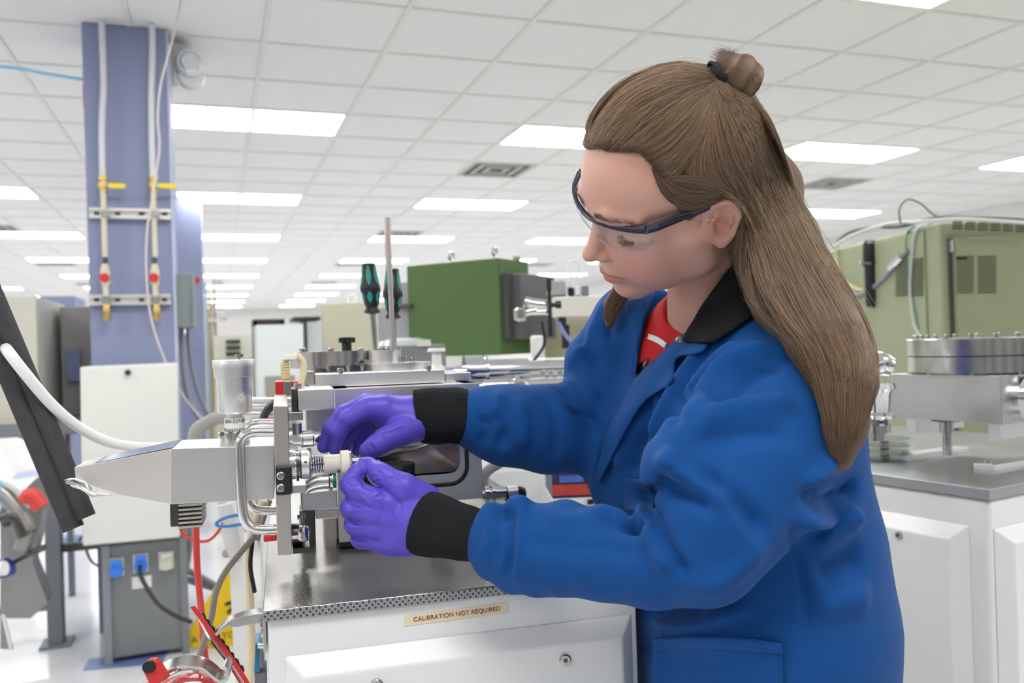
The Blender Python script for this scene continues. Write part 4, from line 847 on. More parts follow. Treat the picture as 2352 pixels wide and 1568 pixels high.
t=thing('transformer_box','dark grey floor box with three socket outlets under the white panel','power box',ROOM.w(ROOM.p(330,1440,3.95)[0],4.1,0))
vq=3.9; dg=mat('transformer_grey',srgb(128,130,132),.5,noise=.05)
u0,u1=pf.p(236,1350,vq)[0],pf.p(432,1350,vq)[0]; zt2=pf.p(330,1243,vq)[1]
MB(pf).box(u0,u1,vq,vq+.4,0.02,zt2).build('case',dg,t,bevel=.008)
MB(pf).box(u0-.01,u1+.01,vq-.01,vq+.41,zt2-.0,zt2+.015).build('lid',mat('lid_dark',srgb(92,94,90),.5,noise=.05),t)
for a in (u0,u1-.03): MB(pf).box(a,a+.03,vq-.015,vq+.01,0.0,zt2).build('corner_post',dg if a>u0 else MATS['conduit_mid'],t)
sb=mat('socket_blue',srgb(60,125,230),.35,noise=.05)
for x,y,m in ((268,1302,sb),(324,1292,sb),(383,1286,beige2)):
    o=MB(pf).pbox(x-19,y-20,x+17,y+22,vq-.012,.012).build('socket_plate',beige2,t,bevel=.002)
    MB(pf).pbox(x-14,y-15,x+12,y+2,vq-.03,.02).build('socket_lid',m,o,bevel=.003); MB(pf).pv(x-1,y+10,vq-.03,[(0,13),(.02,14)],16).build('socket_ring',m,o)
o=MB(pf).pbox(303,1323,348,1350,vq-.003,.003).build('paper_label',label_w,t)
cbm=mat('black_cable',(.02,.02,.02),.5,noise=.1)
o=MB().tube([pf.w(pf.p(x,y,a)[0],a,pf.p(x,y,a)[1]) for x,y,a in ((322,1300,3.85),(322,1318,3.80),(335,1345,3.75),(362,1385,3.7),(400,1412,3.65),(440,1428,3.6))],.009,10,6).build('black_power_cable',cbm)
tag(o,'black power cable curving down from the middle socket of the dark grey box','cable')
tag(MB().tube([at(x,y,4.1) for x,y in ((178,1262),(182,1240),(196,1232),(198,1262),(212,1290),(238,1306))],.006,8,6).build('thin_black_cable',cbm),'thin black cable looping left of the dark grey floor box','cable')
t=thing('floor_pipes','bundle of dark pipes near the floor right of the dark grey box','pipe',at(460,1350,4.1))
for pts in ([(430,1170),(436,1240),(428,1300),(420,1330)],[(432,1310),(460,1325),(495,1345)],[(430,1330),(465,1342),(500,1352)]): MB().tube([at(x,y,4.1) for x,y in pts],.016,10,5).build('pipe',MATS['conduit_mid'],t)
# grey robotic fixture low left
t=thing('steel_fixture','jumble of grey metal brackets and cylinders under the steel table at the left edge','fixture',at(50,1430,3.2)*np.array([1,1,0]))
def poly_d(pts,d,dep,name,m,par,a=0,bevel=.003):
    fr=Fr(a); v=float(at(pts[0][0],pts[0][1],d)@fr.ey); return MB(fr).ppoly(pts,v,dep).build(name,m,par,bevel=bevel)
fxm=mat('fixture_grey',srgb(150,150,148),.35,metal=.6,noise=.2,nscale=6)
poly_d([(0,1420),(0,1180),(80,1100),(100,1160),(88,1240),(75,1290),(110,1385),(70,1420)],3.3,.12,'side_plate',fxm,t)
MB().tube([at(x,y,3.15) for x,y in ((60,1150),(72,1135),(95,1165))],.03,12,3).build('red_cap',mat('red_cap',(.6,.05,.04),.4,noise=.2),t)
MB().tube([at(x,y,3.15) for x,y in ((-20,1310),(10,1305),(22,1300))],.035,16,3).build('blue_sleeve',mat('deep_blue',(.02,.04,.25),.3,noise=.1),t)
MB().tube([at(x,y,3.1) for x,y in ((-20,1310),(2,1306),(12,1304))],.026,16,3).build('white_cylinder',white_pl,t)
for pts,r,m in (([(0,1130),(20,1150),(60,1210),(50,1260)],.03,fxm),([(10,1190),(40,1185),(62,1230)],.035,darksteel),([(30,1290),(70,1270),(104,1256)],.012,darksteel),([(0,1105),(8,1140),(2,1180)],.008,MATS['blue_hose']),([(8,1110),(40,1130),(70,1165)],.01,MATS['pale_wire'])): MB().tube([at(x,y,3.2) for x,y in pts],r,12,5).build('bracket_arm',m,t)
poly_d([(0,1490),(30,1492),(0,1410)],3.3,.02,'triangle_brace',fxm,t); poly_d([(22,1494),(28,1492),(10,1415),(2,1412)],3.25,.02,'strut',white_pl,t)
# ---------------------------------------------------------------- foam strips and white hose, close to the camera
foamm=mat('foam_black',(.055,.055,.06),.95,noise=.2,nscale=80,bump=.6,bscale=300)
t=thing('foam_pipe_insulation','slit dark grey foam pipe insulation slanting across the left side','foam tube',at(190,1190,.9))
def strip(c,wd,d,name):
    b=MB(); P=spline([at(x,y,d) for x,y in c],6); n=len(P); seg=20; vs=[]
    T_=P[-1]-P[0]; T_/=np.linalg.norm(T_); side=np.cross(FW,T_); side/=np.linalg.norm(side); dp=np.cross(T_,side)
    for i in range(n):
        for k in range(seg):
            a=2*PI*k/seg; ca,sa=math.cos(a),math.sin(a); e=lambda q:math.copysign(abs(q)**.6,q); vs.append(P[i]+side*e(ca)*wd+dp*e(sa)*wd*1.1)
    b.add(vs,[(i*seg+k,i*seg+(k+1)%seg,(i+1)*seg+(k+1)%seg,(i+1)*seg+k) for i in range(n-1) for k in range(seg)]+[tuple(range(seg-1,-1,-1)),tuple((n-1)*seg+k for k in range(seg))],True)
    return b.build(name,foamm,t)
strip([(-72,640),(0,812),(79,1000),(169,1214)],.0108,1.06,'foam_half')
strip([(-47,600),(37,800),(120,1000),(198,1188)],.0100,1.065,'foam_half')
strip([(-60,610),(20,812),(100,1000),(182,1190)],.006,1.078,'slit_shade_strip').data.materials[0]=rubber  # black strip added behind the gap, stands in for the shade inside it
tag(MB().tube([at(x,y,d) for x,y,d in ((14,800,1.05),(24,814,1.03),(60,860,1.035),(120,930,1.06),(180,980,1.09),(250,1015,1.12),(330,1027,1.15),(420,1024,1.18))],.0068,14,8).build('white_hose',mat('white_hose',(.86,.84,.84),.35,noise=.02)),'smooth white hose running from the foam tube to the snout','hose')
# ---------------------------------------------------------------- red hose, cables, rail on the left of the bench cabinet
redh=mat('red_hose',(.60,.045,.04),.35,noise=.05)
tube_d([(448,1130,1.35),(450,1200,1.35),(453,1300,1.35),(462,1400,1.33),(468,1480,1.3),(478,1568,1.28),(482,1640,1.28)],1.3,.0052,redh,'red_hose','long red hose hanging straight down below the snout','hose',12)
tube_d([(412,1205),(422,1228),(452,1242),(480,1240),(500,1222),(512,1200)],1.6,.003,redh,'thin_red_hose','thin red hose in a U-shaped loop below the heatsink','hose')
tube_d([(560,1180),(520,1188),(498,1200),(505,1208),(540,1206),(600,1192)],1.35,.0028,mat('bright_blue_hose',(.06,.25,.6),.35,noise=.05),'blue_hose','bright blue hose loop behind the pull handle','hose')
tube_d([(588,1228),(560,1260),(520,1310),(496,1360),(485,1420),(470,1470),(452,1530),(445,1600)],1.12,.0042,mat('cable_taupe',(.28,.26,.24),.5,noise=.05),'taupe_cable','taupe cable sweeping down from the bench cabinet corner')
tube_d([(604,1150,1.2),(590,1190,1.2),(572,1260,1.22),(575,1380,1.2),(577,1480,1.15),(570,1600,1.1)],1.2,.0055,ycm,'pale_yellow_cable','pale yellow cable running down left of the bench cabinet')
tube_d([(620,1148,1.25),(605,1190,1.25),(590,1240,1.25)],1.25,.004,MATS['cable_taupe'],'taupe_cable','short taupe cable behind the pull handle')
tube_d([(580,1240,1.15),(575,1300,1.15),(585,1360,1.15)],1.15,.003,black,'black_edge_trim','ragged black strip beside the pale yellow cable','strip')
tube_d([(602,970,1.3),(612,945,1.32),(632,925,1.34)],1.3,.007,black,'black_hose','short black hose behind the top of the end plate','hose')
t=thing('white_rail','white painted upright rail left of the bench cabinet','rail',at(545,1568,1.7))
fr=Fr(4); v=float(at(540,1400,1.7)@fr.ey); MB(fr).ppoly([(520,1150),(552,1150),(578,1568),(582,1700),(540,1700),(540,1568)],v,.06).build('rail_body',mat('rail_white',(.78,.78,.76),.4,noise=.02),t)
MB(fr).pv(520,1272,v-.01,[(0,9),(.012,9)],14).build('rail_bolt',steel,t)
t=thing('silver_foil_duct','crinkled grey translucent hose beside the rail','hose',at(520,1270,1.68)); MB().tube([at(x,y,1.66) for x,y in ((516,1158),(523,1200),(534,1250),(545,1290))],[.014,.017,.015,.009],12,5).build('duct',mat('duct_grey',(.6,.6,.6),.3,noise=.2,nscale=30),t)
t=thing('rear_tubes','row of shiny horizontal tubes behind the end plate','pipe',at(595,930,1.8))
for y,r in ((919,.006),(932,.010),(950,.012)): MB().tube([at(560 if y>930 else 575,y,1.8),at(600,y,1.8),at(680,y,1.8)],r,14,3).build('tube',chrome,t)
dbox(560,968,640,1000,1.75,.05,'label_block',label_w,t,4); dbox(600,960,640,972,1.74,.03,'red_block',red,t,4)
t=thing('blue_valve_unit','blue and grey valve unit low on the left side of the bench cabinet','valve unit',at(590,1568,1.1))
dbox(582,1478,598,1545,1.16,.05,'blue_body',mat('unit_blue',(.03,.25,.5),.35,noise=.05),t,4,.002); dbox(596,1490,606,1535,1.15,.05,'grey_body',MATS['conduit_grey'],t,4,.002); dbox(584,1545,612,1600,1.16,.05,'grey_block',steelgrey,t,4,.002)
# yellow floor sign
sg=thing('caution_sign','yellow folding caution sign standing on the floor behind the cables','sign',at(480,1492,3.75)*np.array([1,1,0]))
fr=Fr(0); v=float(at(470,1492,3.66)@fr.ey); yl=mat('sign_yellow',srgb(238,196,30),.5,noise=.06)
MB(fr).ppoly([(414,1485),(538,1497),(560,1300),(522,1300)],v,.02).build('front_panel',yl,sg,bevel=.004)
MB(fr).ppoly([(400,1478),(420,1462),(424,1484),(408,1498)],v-.01,.03).build('foot',vdark,sg)
def ptext(nm,s,size,px,py,v,fr,m,par): 
    u,z=fr.p(px,py,v); return text(nm,s,size,fr.w(u,v,z),fr.ex,U0,m,par)
ptext('lettering','WATCH YOUR',.042,494,1463,v-.002,fr,mat('sign_ink',(.12,.10,.02),.6),sg); ptext('lettering','STEP',.042,494,1484,v-.002,fr,MATS['sign_ink'],sg)
MB(fr).ppoly([(516,1385),(534,1378),(534,1386),(517,1392)],v-.003,.003).build('warning_mark',black,sg); MB(fr).ppoly([(520,1405),(534,1392),(536,1398),(524,1412)],v-.003,.003).build('warning_mark',black,sg)
# red clamp lamp at the bottom
rl=thing('red_clamp_vessel','round red enamelled vessel with a steel clamp band at the bottom edge','vessel',at(430,1640,1.0))
redg=mat('red_enamel',(.58,.012,.02),.12,noise=.1,nscale=5,coat=.5)
c=at(432,1640,1.0); b=MB(); b.lz(c[0],c[1],[(c[2]-.06,.042),(c[2]-.02,.052),(c[2]+.010,.050),(c[2]+.028,.042),(c[2]+.038,.030),(c[2]+.043,.014),(c[2]+.044,.002)],48)
b.build('red_dome',redg,rl)
clampb=[at(x,y,.97) for x,y in ((318,1590),(345,1556),(380,1532),(425,1519),(465,1524),(490,1540),(505,1552),(522,1550),(526,1530),(518,1518))]
def ribbon(pts,wd,th,name,m,par,ax=None):
    P=spline(pts,6); b=MB(); n=len(P); T_=np.gradient(P,axis=0); T_/=np.linalg.norm(T_,axis=1)[:,None]; ax=FW if ax is None else ax
    vs=[]
    for i in range(n):
        s_=np.cross(T_[i],ax); s_/=np.linalg.norm(s_)
        for a,c_ in ((-1,-1),(1,-1),(1,1),(-1,1)): vs.append(P[i]+s_*a*th/2+ax*c_*wd/2)
    b.add(vs,[(i*4+k,i*4+(k+1)%4,(i+1)*4+(k+1)%4,(i+1)*4+k) for i in range(n-1) for k in range(4)]+[(3,2,1,0),(n*4-4,n*4-3,n*4-2,n*4-1)]); return b.build(name,m,par,bevel=.0006)
ribbon(clampb,.016,.0045,'clamp_band',steel,rl,FW*.9+U0*.45)
ribbon([p_-U0*.0085+FW*.01 for p_ in clampb[1:7]],.012,.002,'inner_band',chrome,rl,FW*.9+U0*.45)
MB().tube([at(356,1568,.95),at(362,1560,.95)],.006,10,2).build('clamp_bolt',brass,rl); MB().tube([at(385,1546,.95),at(404,1537,.95)],.004,8,2).build('clamp_pin',chrome,rl)
t=tag(MB(Fr(19.3)).ppoly([(322,1534),(330,1522),(345,1515),(358,1516),(366,1530),(385,1560),(345,1580)],float(at(345,1530,.93)@Fr(19.3).ey),.012).build('red_tab',red,None,bevel=.003),'red plastic tab with black oval button beside the steel clamp band','button tab')
MB(Fr(19.3)).pv(343,1530,float(at(345,1530,.93)@Fr(19.3).ey),[(0,15),(-.003,14)],24).build('black_button',black,t)
t=thing('red_metal_strip','long red and chrome metal strip rising diagonally beside the clamp','strip',at(560,1568,.98))
ribbon([at(x,y,.98) for x,y in ((442,1392),(470,1430),(500,1470),(530,1510),(560,1555),(585,1600))],.006,.0014,'red_face',red,t,(FW*.8+EU*.6))
ribbon([at(x,y,.985) for x,y in ((456,1408),(478,1452),(502,1488),(527,1520),(552,1560),(575,1600))],.005,.005,'chrome_face',chrome,t,(FW*.8+EU*.6))
for k_ in range(9): 
    x,y=(463+k_*11,1410+k_*15); MB().tube([at(x-5,y-4,1.0),at(x+3,y+3,1.0),at(x+9,y+12,1.0)],[.0012,.0030,.0010],7,3).build('ragged_seal',rubber,t)
# ================================================================ implicit-surface modelling
def smin(a,b,k):
    h=np.clip(.5+.5*(b-a)/k,0,1); return b+(a-b)*h-k*h*(1-h)
class SDF:
    def __init__(s,lo,hi,h):
        s.lo=np.array(lo,np.float32); s.h=h; s.n=(np.ceil((np.array(hi)-s.lo)/h)).astype(int)+1
        s.ax=[s.lo[i]+np.arange(s.n[i],dtype=np.float32)*h for i in range(3)]; s.F=np.full(s.n,1.,np.float32)
    def blk(s,lo,hi):
        a=np.clip(((np.array(lo)-s.lo)/s.h).astype(int)-1,0,s.n-1); b=np.clip(((np.array(hi)-s.lo)/s.h).astype(int)+2,1,s.n)
        sl=tuple(slice(a[i],max(a[i]+1,b[i])) for i in range(3)); X=np.meshgrid(*[s.ax[i][sl[i]] for i in range(3)],indexing='ij',sparse=True); return sl,X
    def comb(s,sl,d,k,sub):
        A=s.F[sl]
        s.F[sl]= -smin(-A,d,k) if sub else smin(A,d,k)
    def cone(s,a,b,ra,rb,k=.01,sub=False):
        a=np.array(a,float);b=np.array(b,float);m=max(ra,rb)+k*1.2+.004
        sl,(X,Y,Z)=s.blk(np.minimum(a,b)-m,np.maximum(a,b)+m); d=b-a; L=d@d+1e-12
        px,py,pz=X-a[0],Y-a[1],Z-a[2]; t=np.clip((px*d[0]+py*d[1]+pz*d[2])/L,0,1)
        dist=np.sqrt((px-t*d[0])**2+(py-t*d[1])**2+(pz-t*d[2])**2)-(ra+(rb-ra)*t)
        s.comb(sl,dist,k,sub); return s
    def chain(s,pts,rs,k=.01,sub=False):
        for i in range(len(pts)-1): s.cone(pts[i],pts[i+1],rs[i],rs[i+1],k,sub)
        return s
    def ell(s,c,r,R=None,k=.01,sub=False):
        c=np.array(c,float); r=np.array(r,float); m=max(r)+k*1.2+.004; R=np.eye(3) if R is None else np.array(R)
        sl,(X,Y,Z)=s.blk(c-m,c+m); x,y,z=X-c[0],Y-c[1],Z-c[2]
        q=[(x*R[i][0]+y*R[i][1]+z*R[i][2]) for i in range(3)]
        k0=np.sqrt(sum((q[i]/r[i])**2 for i in range(3))); k1=np.sqrt(sum((q[i]/r[i]**2)**2 for i in range(3)))+1e-6
        s.comb(sl,k0*(k0-1)/k1,k,sub); return s
    def planes(s,P,k=.004,sub=True,lo=None,hi=None):
        """P: list of (point, outward normal): convex region"""
        sl,(X,Y,Z)=s.blk(lo,hi); d=None
        for p,n in P:
            n=np.array(n)/np.linalg.norm(n); e=(X-p[0])*n[0]+(Y-p[1])*n[1]+(Z-p[2])*n[2]; d=e if d is None else np.maximum(d,e)
        s.comb(sl,d,k,sub); return s
    def mesh(s,name,m,parent,smooth=1):
        F=s.F; S=F<0; n=F.shape; cnt=np.zeros([i-1 for i in n],np.int8); acc=np.zeros([i-1 for i in n]+[3],np.float32)
        C=S[:-1,:-1,:-1].astype(np.int8)
        tot=sum(S[a:n[0]-1+a,b:n[1]-1+b,c:n[2]-1+c].astype(np.int8) for a in (0,1) for b in (0,1) for c in (0,1))
        act=np.argwhere((tot>0)&(tot<8)); vid=np.full([i-1 for i in n],-1,np.int32); vid[tuple(act.T)]=np.arange(len(act))
        P=np.zeros((len(act),3),np.float32); W_=np.zeros(len(act),np.float32); i,j,k=act.T
        cor=[(a,b,c) for a in (0,1) for b in (0,1) for c in (0,1)]
        for A in cor:
            for ax in range(3):
                if A[ax]: continue
                B=list(A);B[ax]=1
                fa=F[i+A[0],j+A[1],k+A[2]];fb=F[i+B[0],j+B[1],k+B[2]]; mk=(fa<0)!=(fb<0); t=np.where(mk,fa/(fa-fb+1e-12),0)
                for d in range(3): P[:,d]+=np.where(mk,A[d]+(t if d==ax else 0),0)
                W_+=mk
        P=P/W_[:,None]+act; P=P*s.h+s.lo
        fs=[]
        for ax in range(3):
            sl0=[slice(None)]*3;sl1=[slice(None)]*3; sl0[ax]=slice(0,n[ax]-1); sl1[ax]=slice(1,n[ax])
            ch_=S[tuple(sl0)]!=S[tuple(sl1)]; e=np.argwhere(ch_); o=[d for d in range(3) if d!=ax]
            ok=np.all((e[:,o]>0),axis=1)&(e[:,o[0]]<n[o[0]]-1)&(e[:,o[1]]<n[o[1]]-1); e=e[ok]
            def g(a,b): q=e.copy(); q[:,o[0]]-=a; q[:,o[1]]-=b; return vid[tuple(q.T)]
            qd=np.stack([g(0,0),g(1,0),g(1,1),g(0,1)],1); fl=S[tuple(sl0)][tuple(e.T)]
            if ax==1: fl=~fl
            qd[~fl]=qd[~fl][:,::-1]; fs.append(qd)
        Q=np.vstack(fs); Q=Q[(Q>=0).all(1)]
        lab=np.arange(len(P))
        for _ in range(200):
            m_=lab[Q].min(1); new=lab.copy(); 
            for c in range(4): np.minimum.at(new,Q[:,c],m_)
            new=new[new]
            if (new==lab).all(): break
            lab=new
        big=np.bincount(lab[Q[:,0]]).argmax(); Q=Q[lab[Q[:,0]]==big]; kp=np.unique(Q); mp_=np.zeros(len(P),int); mp_[kp]=np.arange(len(kp)); P=P[kp]; Q=mp_[Q]
        # a little laplacian smoothing
        for _ in range(smooth):
            nb=np.zeros_like(P); c_=np.zeros(len(P),np.float32)
            for a,b in ((0,1),(1,2),(2,3),(3,0)):
                np.add.at(nb,Q[:,a],P[Q[:,b]]); np.add.at(nb,Q[:,b],P[Q[:,a]]); np.add.at(c_,Q[:,a],1); np.add.at(c_,Q[:,b],1)
            P=P*.5+.5*nb/np.maximum(c_,1)[:,None]
        return npmesh(name,P,Q,m,parent)
def npmesh(name,P,Q,m,parent,smooth=True):
    me=bpy.data.meshes.new(name); me.vertices.add(len(P)); me.vertices.foreach_set('co',np.ascontiguousarray(P,np.float32).ravel())
    w_=Q.shape[1]; me.loops.add(len(Q)*w_); me.polygons.add(len(Q)); me.loops.foreach_set('vertex_index',Q.astype(np.int32).ravel())
    me.polygons.foreach_set('loop_start',np.arange(len(Q),dtype=np.int32)*w_); me.polygons.foreach_set('loop_total',np.full(len(Q),w_,np.int32))
    me.update(calc_edges=True); me.validate(); me.polygons.foreach_set('use_smooth',[smooth]*len(me.polygons)); me.materials.append(m)
    o=bpy.data.objects.new(name,me); COL.objects.link(o); adopt(o,parent); return o
def bvh(o): me=o.data; return BVHTree.FromPolygons([v.co for v in me.vertices],[tuple(p.vertices) for p in me.polygons])
CV=Vector(tuple(CAM))
def cast(B,x,y,off=0.,dflt=None):
    r=ray(x,y); v=Vector(tuple(r)); h=B.ray_cast(CV,v.normalized())
    if h[0] is None: return at(x,y,dflt) if dflt else None
    return np.array(h[0])-r/np.linalg.norm(r)*off
def relief(o,B,strokes):
    """raise or sink soft folds along polylines lying on the surface: (points, width, height)"""
    me=o.data; P=np.empty(len(me.vertices)*3,np.float32); me.vertices.foreach_get('co',P); P=P.reshape(-1,3)
    Nn=np.empty(len(me.vertices)*3,np.float32); me.vertices.foreach_get('normal',Nn); Nn=Nn.reshape(-1,3); D=np.zeros(len(P),np.float32)
    for pts,wd,ht in strokes:
        q=[cast(B,x,y) for x,y in spline(pts,12)]; q=[a for a in q if a is not None]
        if len(q)<2: continue
        q=np.array(q)
        for _ in range(6): q[1:-1]=.25*q[:-2]+.5*q[1:-1]+.25*q[2:]
        lo=q.min(0)-3*wd; hi=q.max(0)+3*wd; idx=np.where(((P>lo)&(P<hi)).all(1))[0]; best=np.full(len(idx),9.,np.float32); tt=np.zeros(len(idx),np.float32)
        for i in range(len(q)-1):
            if np.linalg.norm(q[i+1]-q[i])>.06: continue
            a=q[i];d=q[i+1]-a;L=d@d+1e-12; t=np.clip(((P[idx]-a)@d)/L,0,1); e=np.linalg.norm(P[idx]-a-t[:,None]*d,axis=1); s_=e<best; best=np.where(s_,e,best); tt=np.where(s_,(i+t)/(len(q)-1),tt)
        D[idx]+=ht*np.exp(-(best/wd)**2)*np.clip(np.sin(PI*np.clip(tt,.0,1))*1.6+.15,0,1)
    P+=Nn*D[:,None]; me.vertices.foreach_set('co',P.ravel()); me.update()
# ================================================================ the person
skin=bpy.data.materials.new('skin'); skin.use_nodes=True; N,L=nodes(skin); b=N['Principled BSDF']
b.inputs['Roughness'].default_value=.45; b.inputs['Subsurface Weight'].default_value=.25; b.inputs['Subsurface Radius'].default_value=(1,.35,.2); b.inputs['Subsurface Scale'].default_value=.008
at_=N.new('ShaderNodeAttribute'); at_.attribute_name='tint'; tc=N.new('ShaderNodeTexCoord')
nz=N.new('ShaderNodeTexNoise'); nz.inputs['Scale'].default_value=28; nz.inputs['Detail'].default_value=4; L.new(tc.outputs['Object'],nz.inputs[0])
mx=N.new('ShaderNodeMixRGB'); mx.blend_type='MULTIPLY'; mx.inputs[0].default_value=1
cr=N.new('ShaderNodeMapRange'); cr.inputs[3].default_value=.93; cr.inputs[4].default_value=1.06; L.new(nz.outputs['Fac'],cr.inputs[0]); L.new(at_.outputs['Color'],mx.inputs[1]); L.new(cr.outputs[0],mx.inputs[2])
vo=N.new('ShaderNodeTexVoronoi'); vo.inputs['Scale'].default_value=230; L.new(tc.outputs['Object'],vo.inputs[0])
n3=N.new('ShaderNodeTexNoise'); n3.inputs['Scale'].default_value=45; L.new(tc.outputs['Object'],n3.inputs[0])
lt=N.new('ShaderNodeMapRange'); lt.inputs[1].default_value=.08; lt.inputs[2].default_value=.22; lt.inputs[3].default_value=.35; lt.inputs[4].default_value=0; L.new(vo.outputs['Distance'],lt.inputs[0])
l2=N.new('ShaderNodeMapRange'); l2.inputs[1].default_value=.52; l2.inputs[2].default_value=.62; L.new(n3.outputs['Fac'],l2.inputs[0])
ml=N.new('ShaderNodeMath'); ml.operation='MULTIPLY'; L.new(lt.outputs[0],ml.inputs[0]); L.new(l2.outputs[0],ml.inputs[1])
m2=N.new('ShaderNodeMixRGB'); L.new(ml.outputs[0],m2.inputs[0]); L.new(mx.outputs[0],m2.inputs[1]); m2.inputs[2].default_value=(.36,.15,.09,1); L.new(m2.outputs[0],b.inputs['Base Color'])
# head frame from picture landmarks
HR=np.array([[-0.879,.363,-.311],[-.471,-.547,.693],[.081,.755,.651]]); u_,s_,vt_=np.linalg.svd(HR); HR=u_@vt_
HT=np.array([0.18567,0.1627,-0.96812])
C2W=np.stack([EU,EV,-FW],1)
HM=C2W@HR; HO=CAM+C2W@HT
def H(p): return HO+HM@np.array(p,float)
feet=at(1790,1500,1.12)
person=thing('person','young woman in blue lab coat, purple gloves and safety glasses bending over the instrument','person',(feet[0],feet[1],0))
neck0=at(1640,690,1.06); 
def EP(s,q,th,r=.0150):
    ph=q; return H((.0662+r*math.cos(ph)*math.cos(th),s*(.0325+r*1.05*math.sin(ph)),.0135-r*math.sin(th)*(.6+.4*math.cos(ph))))
def head_field():
    P=[H(p) for p in ((.135,0,0),(-.12,0,0),(0,.1,0),(0,-.1,0),(0,0,.15),(0,0,-.13))]+[at(1500,900,1.15),at(1750,780,1.0)]
    lo=np.min(P,0)-.03; hi=np.max(P,0)+.03
    S=SDF(lo,hi,.0019); R=HM.T
    e=lambda c,r,k=.012,sub=False,rot=None: S.ell(H(c),r,R if rot is None else rot@R,k,sub)
    e((-.012,0,.05),(.098,.076,.085)); e((.028,0,.055),(.068,.064,.058),.02); e((.045,0,-.009),(.048,.055,.062),.02)
    for s in (-1,1):
        S.cone(H((.006,s*.050,-.046)),H((.070,s*.012,-.081)),.016,.013,.028); e((.056,s*.036,-.016),(.026,.022,.028),.022); e((.046,s*.037,-.043),(.034,.021,.030),.022)
        S.cone(H((.014,s*.056,-.01)),H((.01,s*.052,-.05)),.02,.018,.02)
    e((.074,0,-.040),(.027,.028,.030),.02); e((.081,0,-.079),(.0165,.019,.014),.015)
    # nose
    S.cone(H((.086,0,.026)),H((.109,0,-.0095)),.0085,.0092,.012); e((.1135,0,-.0135),(.0100,.0090,.0085),.006)
    for s in (-1,1): e((.101,s*.0102,-.0185),(.0092,.0060,.0065),.005)
    # sockets, brow, lids
    for s in (-1,1):
        e((.090,s*.032,.015),(.013,.019,.013),.014,True)
        S.chain([H((.090,s*.010,.038)),H((.086,s*.030,.044)),H((.066,s*.052,.037))],[.007,.0075,.005],.012)
        e((.0662,s*.0325,.0135),(.0148,.0160,.0140),.006)
        S.chain([EP(s,q,.36) for q in np.linspace(-.85,.95,7)],[.0007,.0012,.0014,.0014,.0013,.0012,.0007],.0015,True)
        S.chain([EP(s,q,-.5) for q in np.linspace(-.8,.9,6)],[.0006,.001,.001,.001,.001,.0006],.003,True)
    # lips
    S.chain([H((.088,-.023,-.0485)),H((.1005,-.009,-.0425)),H((.1035,0,-.0435)),H((.1005,.009,-.0425)),H((.088,.023,-.0485))],[.0025,.0048,.0052,.0048,.0025],.003)
    S.chain([H((.087,-.021,-.0515)),H((.0985,-.008,-.0550)),H((.1000,0,-.0555)),H((.0985,.008,-.0550)),H((.087,.021,-.0515))],[.0025,.0056,.0062,.0056,.0025],.004)
    S.chain([H((.088,-.0255,-.0500)),H((.1025,-.009,-.0490)),H((.1060,0,-.0492)),H((.1025,.009,-.0490)),H((.088,.0255,-.0500))],[.0006,.0010,.0012,.0010,.0006],.002,True)
    S.cone(H((.109,0,-.031)),H((.108,0,-.038)),.0018,.0025,.004,True)
    # ears: rim, hollow, lobe, tragus
    for s in (-1,1):
        A=lambda x,y,z:H((x-.004,s*y,z*.92+.001))
        e((-.010,s*.0765,.004),(.019,.0050,.029),.006)
        out=[(-.000,.074,.014),(.004,.077,.026),(-.006,.083,.0345),(-.020,.087,.030),(-.027,.088,.014),(-.024,.086,-.004),(-.014,.081,-.020),(-.006,.077,-.0275)]
        S.chain([A(*q) for q in spline(out,4)],[.0042]*(7*4+1),.0035)
        S.chain([A(-.004,.0765,-.022),A(-.005,.077,-.027)],[.0062,.0060],.004)
        S.chain([A(*q) for q in spline([(-.018,.083,.022),(-.019,.084,.008),(-.013,.082,-.008),(-.004,.0785,-.013)],3)],[.0030]*10,.003)
        inn=[(.000,.080,.018),(-.004,.084,.026),(-.015,.088,.026),(-.0215,.090,.012),(-.019,.088,-.004),(-.012,.084,-.015)]
        S.chain([A(*q) for q in spline(inn,4)],[.0021]*21,.002,True)
        e((-.0100,s*.0830,.000),(.0080,.0095,.0120),.0025,True); S.cone(A(-.008,.086,.020),A(-.016,.088,.024),.003,.003,.004,True)
        S.cone(A(.004,.0745,.004),A(.003,.0755,-.006),.0042,.004,.004)
    # neck and upper chest
    S.chain([H((-.022,0,-.02)),H((-.03,0,-.06)),neck0,at(1610,800,1.12)],[.052,.048,.050,.048],.03)
    S.chain([at(1540,830,1.19),at(1610,830,1.14),at(1680,810,1.09)],[.035,.04,.035],.03)
    return S
hs=head_field(); body=hs.mesh('body',skin,person,1)
me=body.data; nv=len(me.vertices); P=np.empty(nv*3,np.float32); me.vertices.foreach_get('co',P); P=P.reshape(-1,3)
Lc=(P-HO)@HM # head coordinates
tint=np.tile(np.array([.66,.37,.285,1.],np.float32),(nv,1))
def blend(w_,c): tint[:,:3]=tint[:,:3]*(1-w_[:,None])+np.array(c)*w_[:,None]
g=lambda c,r:np.exp(-(((Lc-np.array(c))/np.array(r))**2).sum(1))
for s in (-1,1): blend(.35*g((.07,s*.04,-.025),(.03,.022,.022)),(.62,.22,.18)); blend(.6*g((-.01,s*.082,.0),(.014,.02,.02)),(.60,.22,.16)); blend(.3*g((.078,s*.03,.02),(.015,.02,.008)),(.5,.25,.2))
blend(.3*g((.114,0,-.014),(.014,.014,.014)),(.62,.22,.18))
lip=((Lc[:,0]>.086)&(Lc[:,2]<-.0390-np.abs(Lc[:,1])*.35)&(Lc[:,2]>-.0610+np.abs(Lc[:,1])*.42)&(np.abs(Lc[:,1])<.0245)).astype(np.float32); blend(lip*.8,(.50,.16,.145))
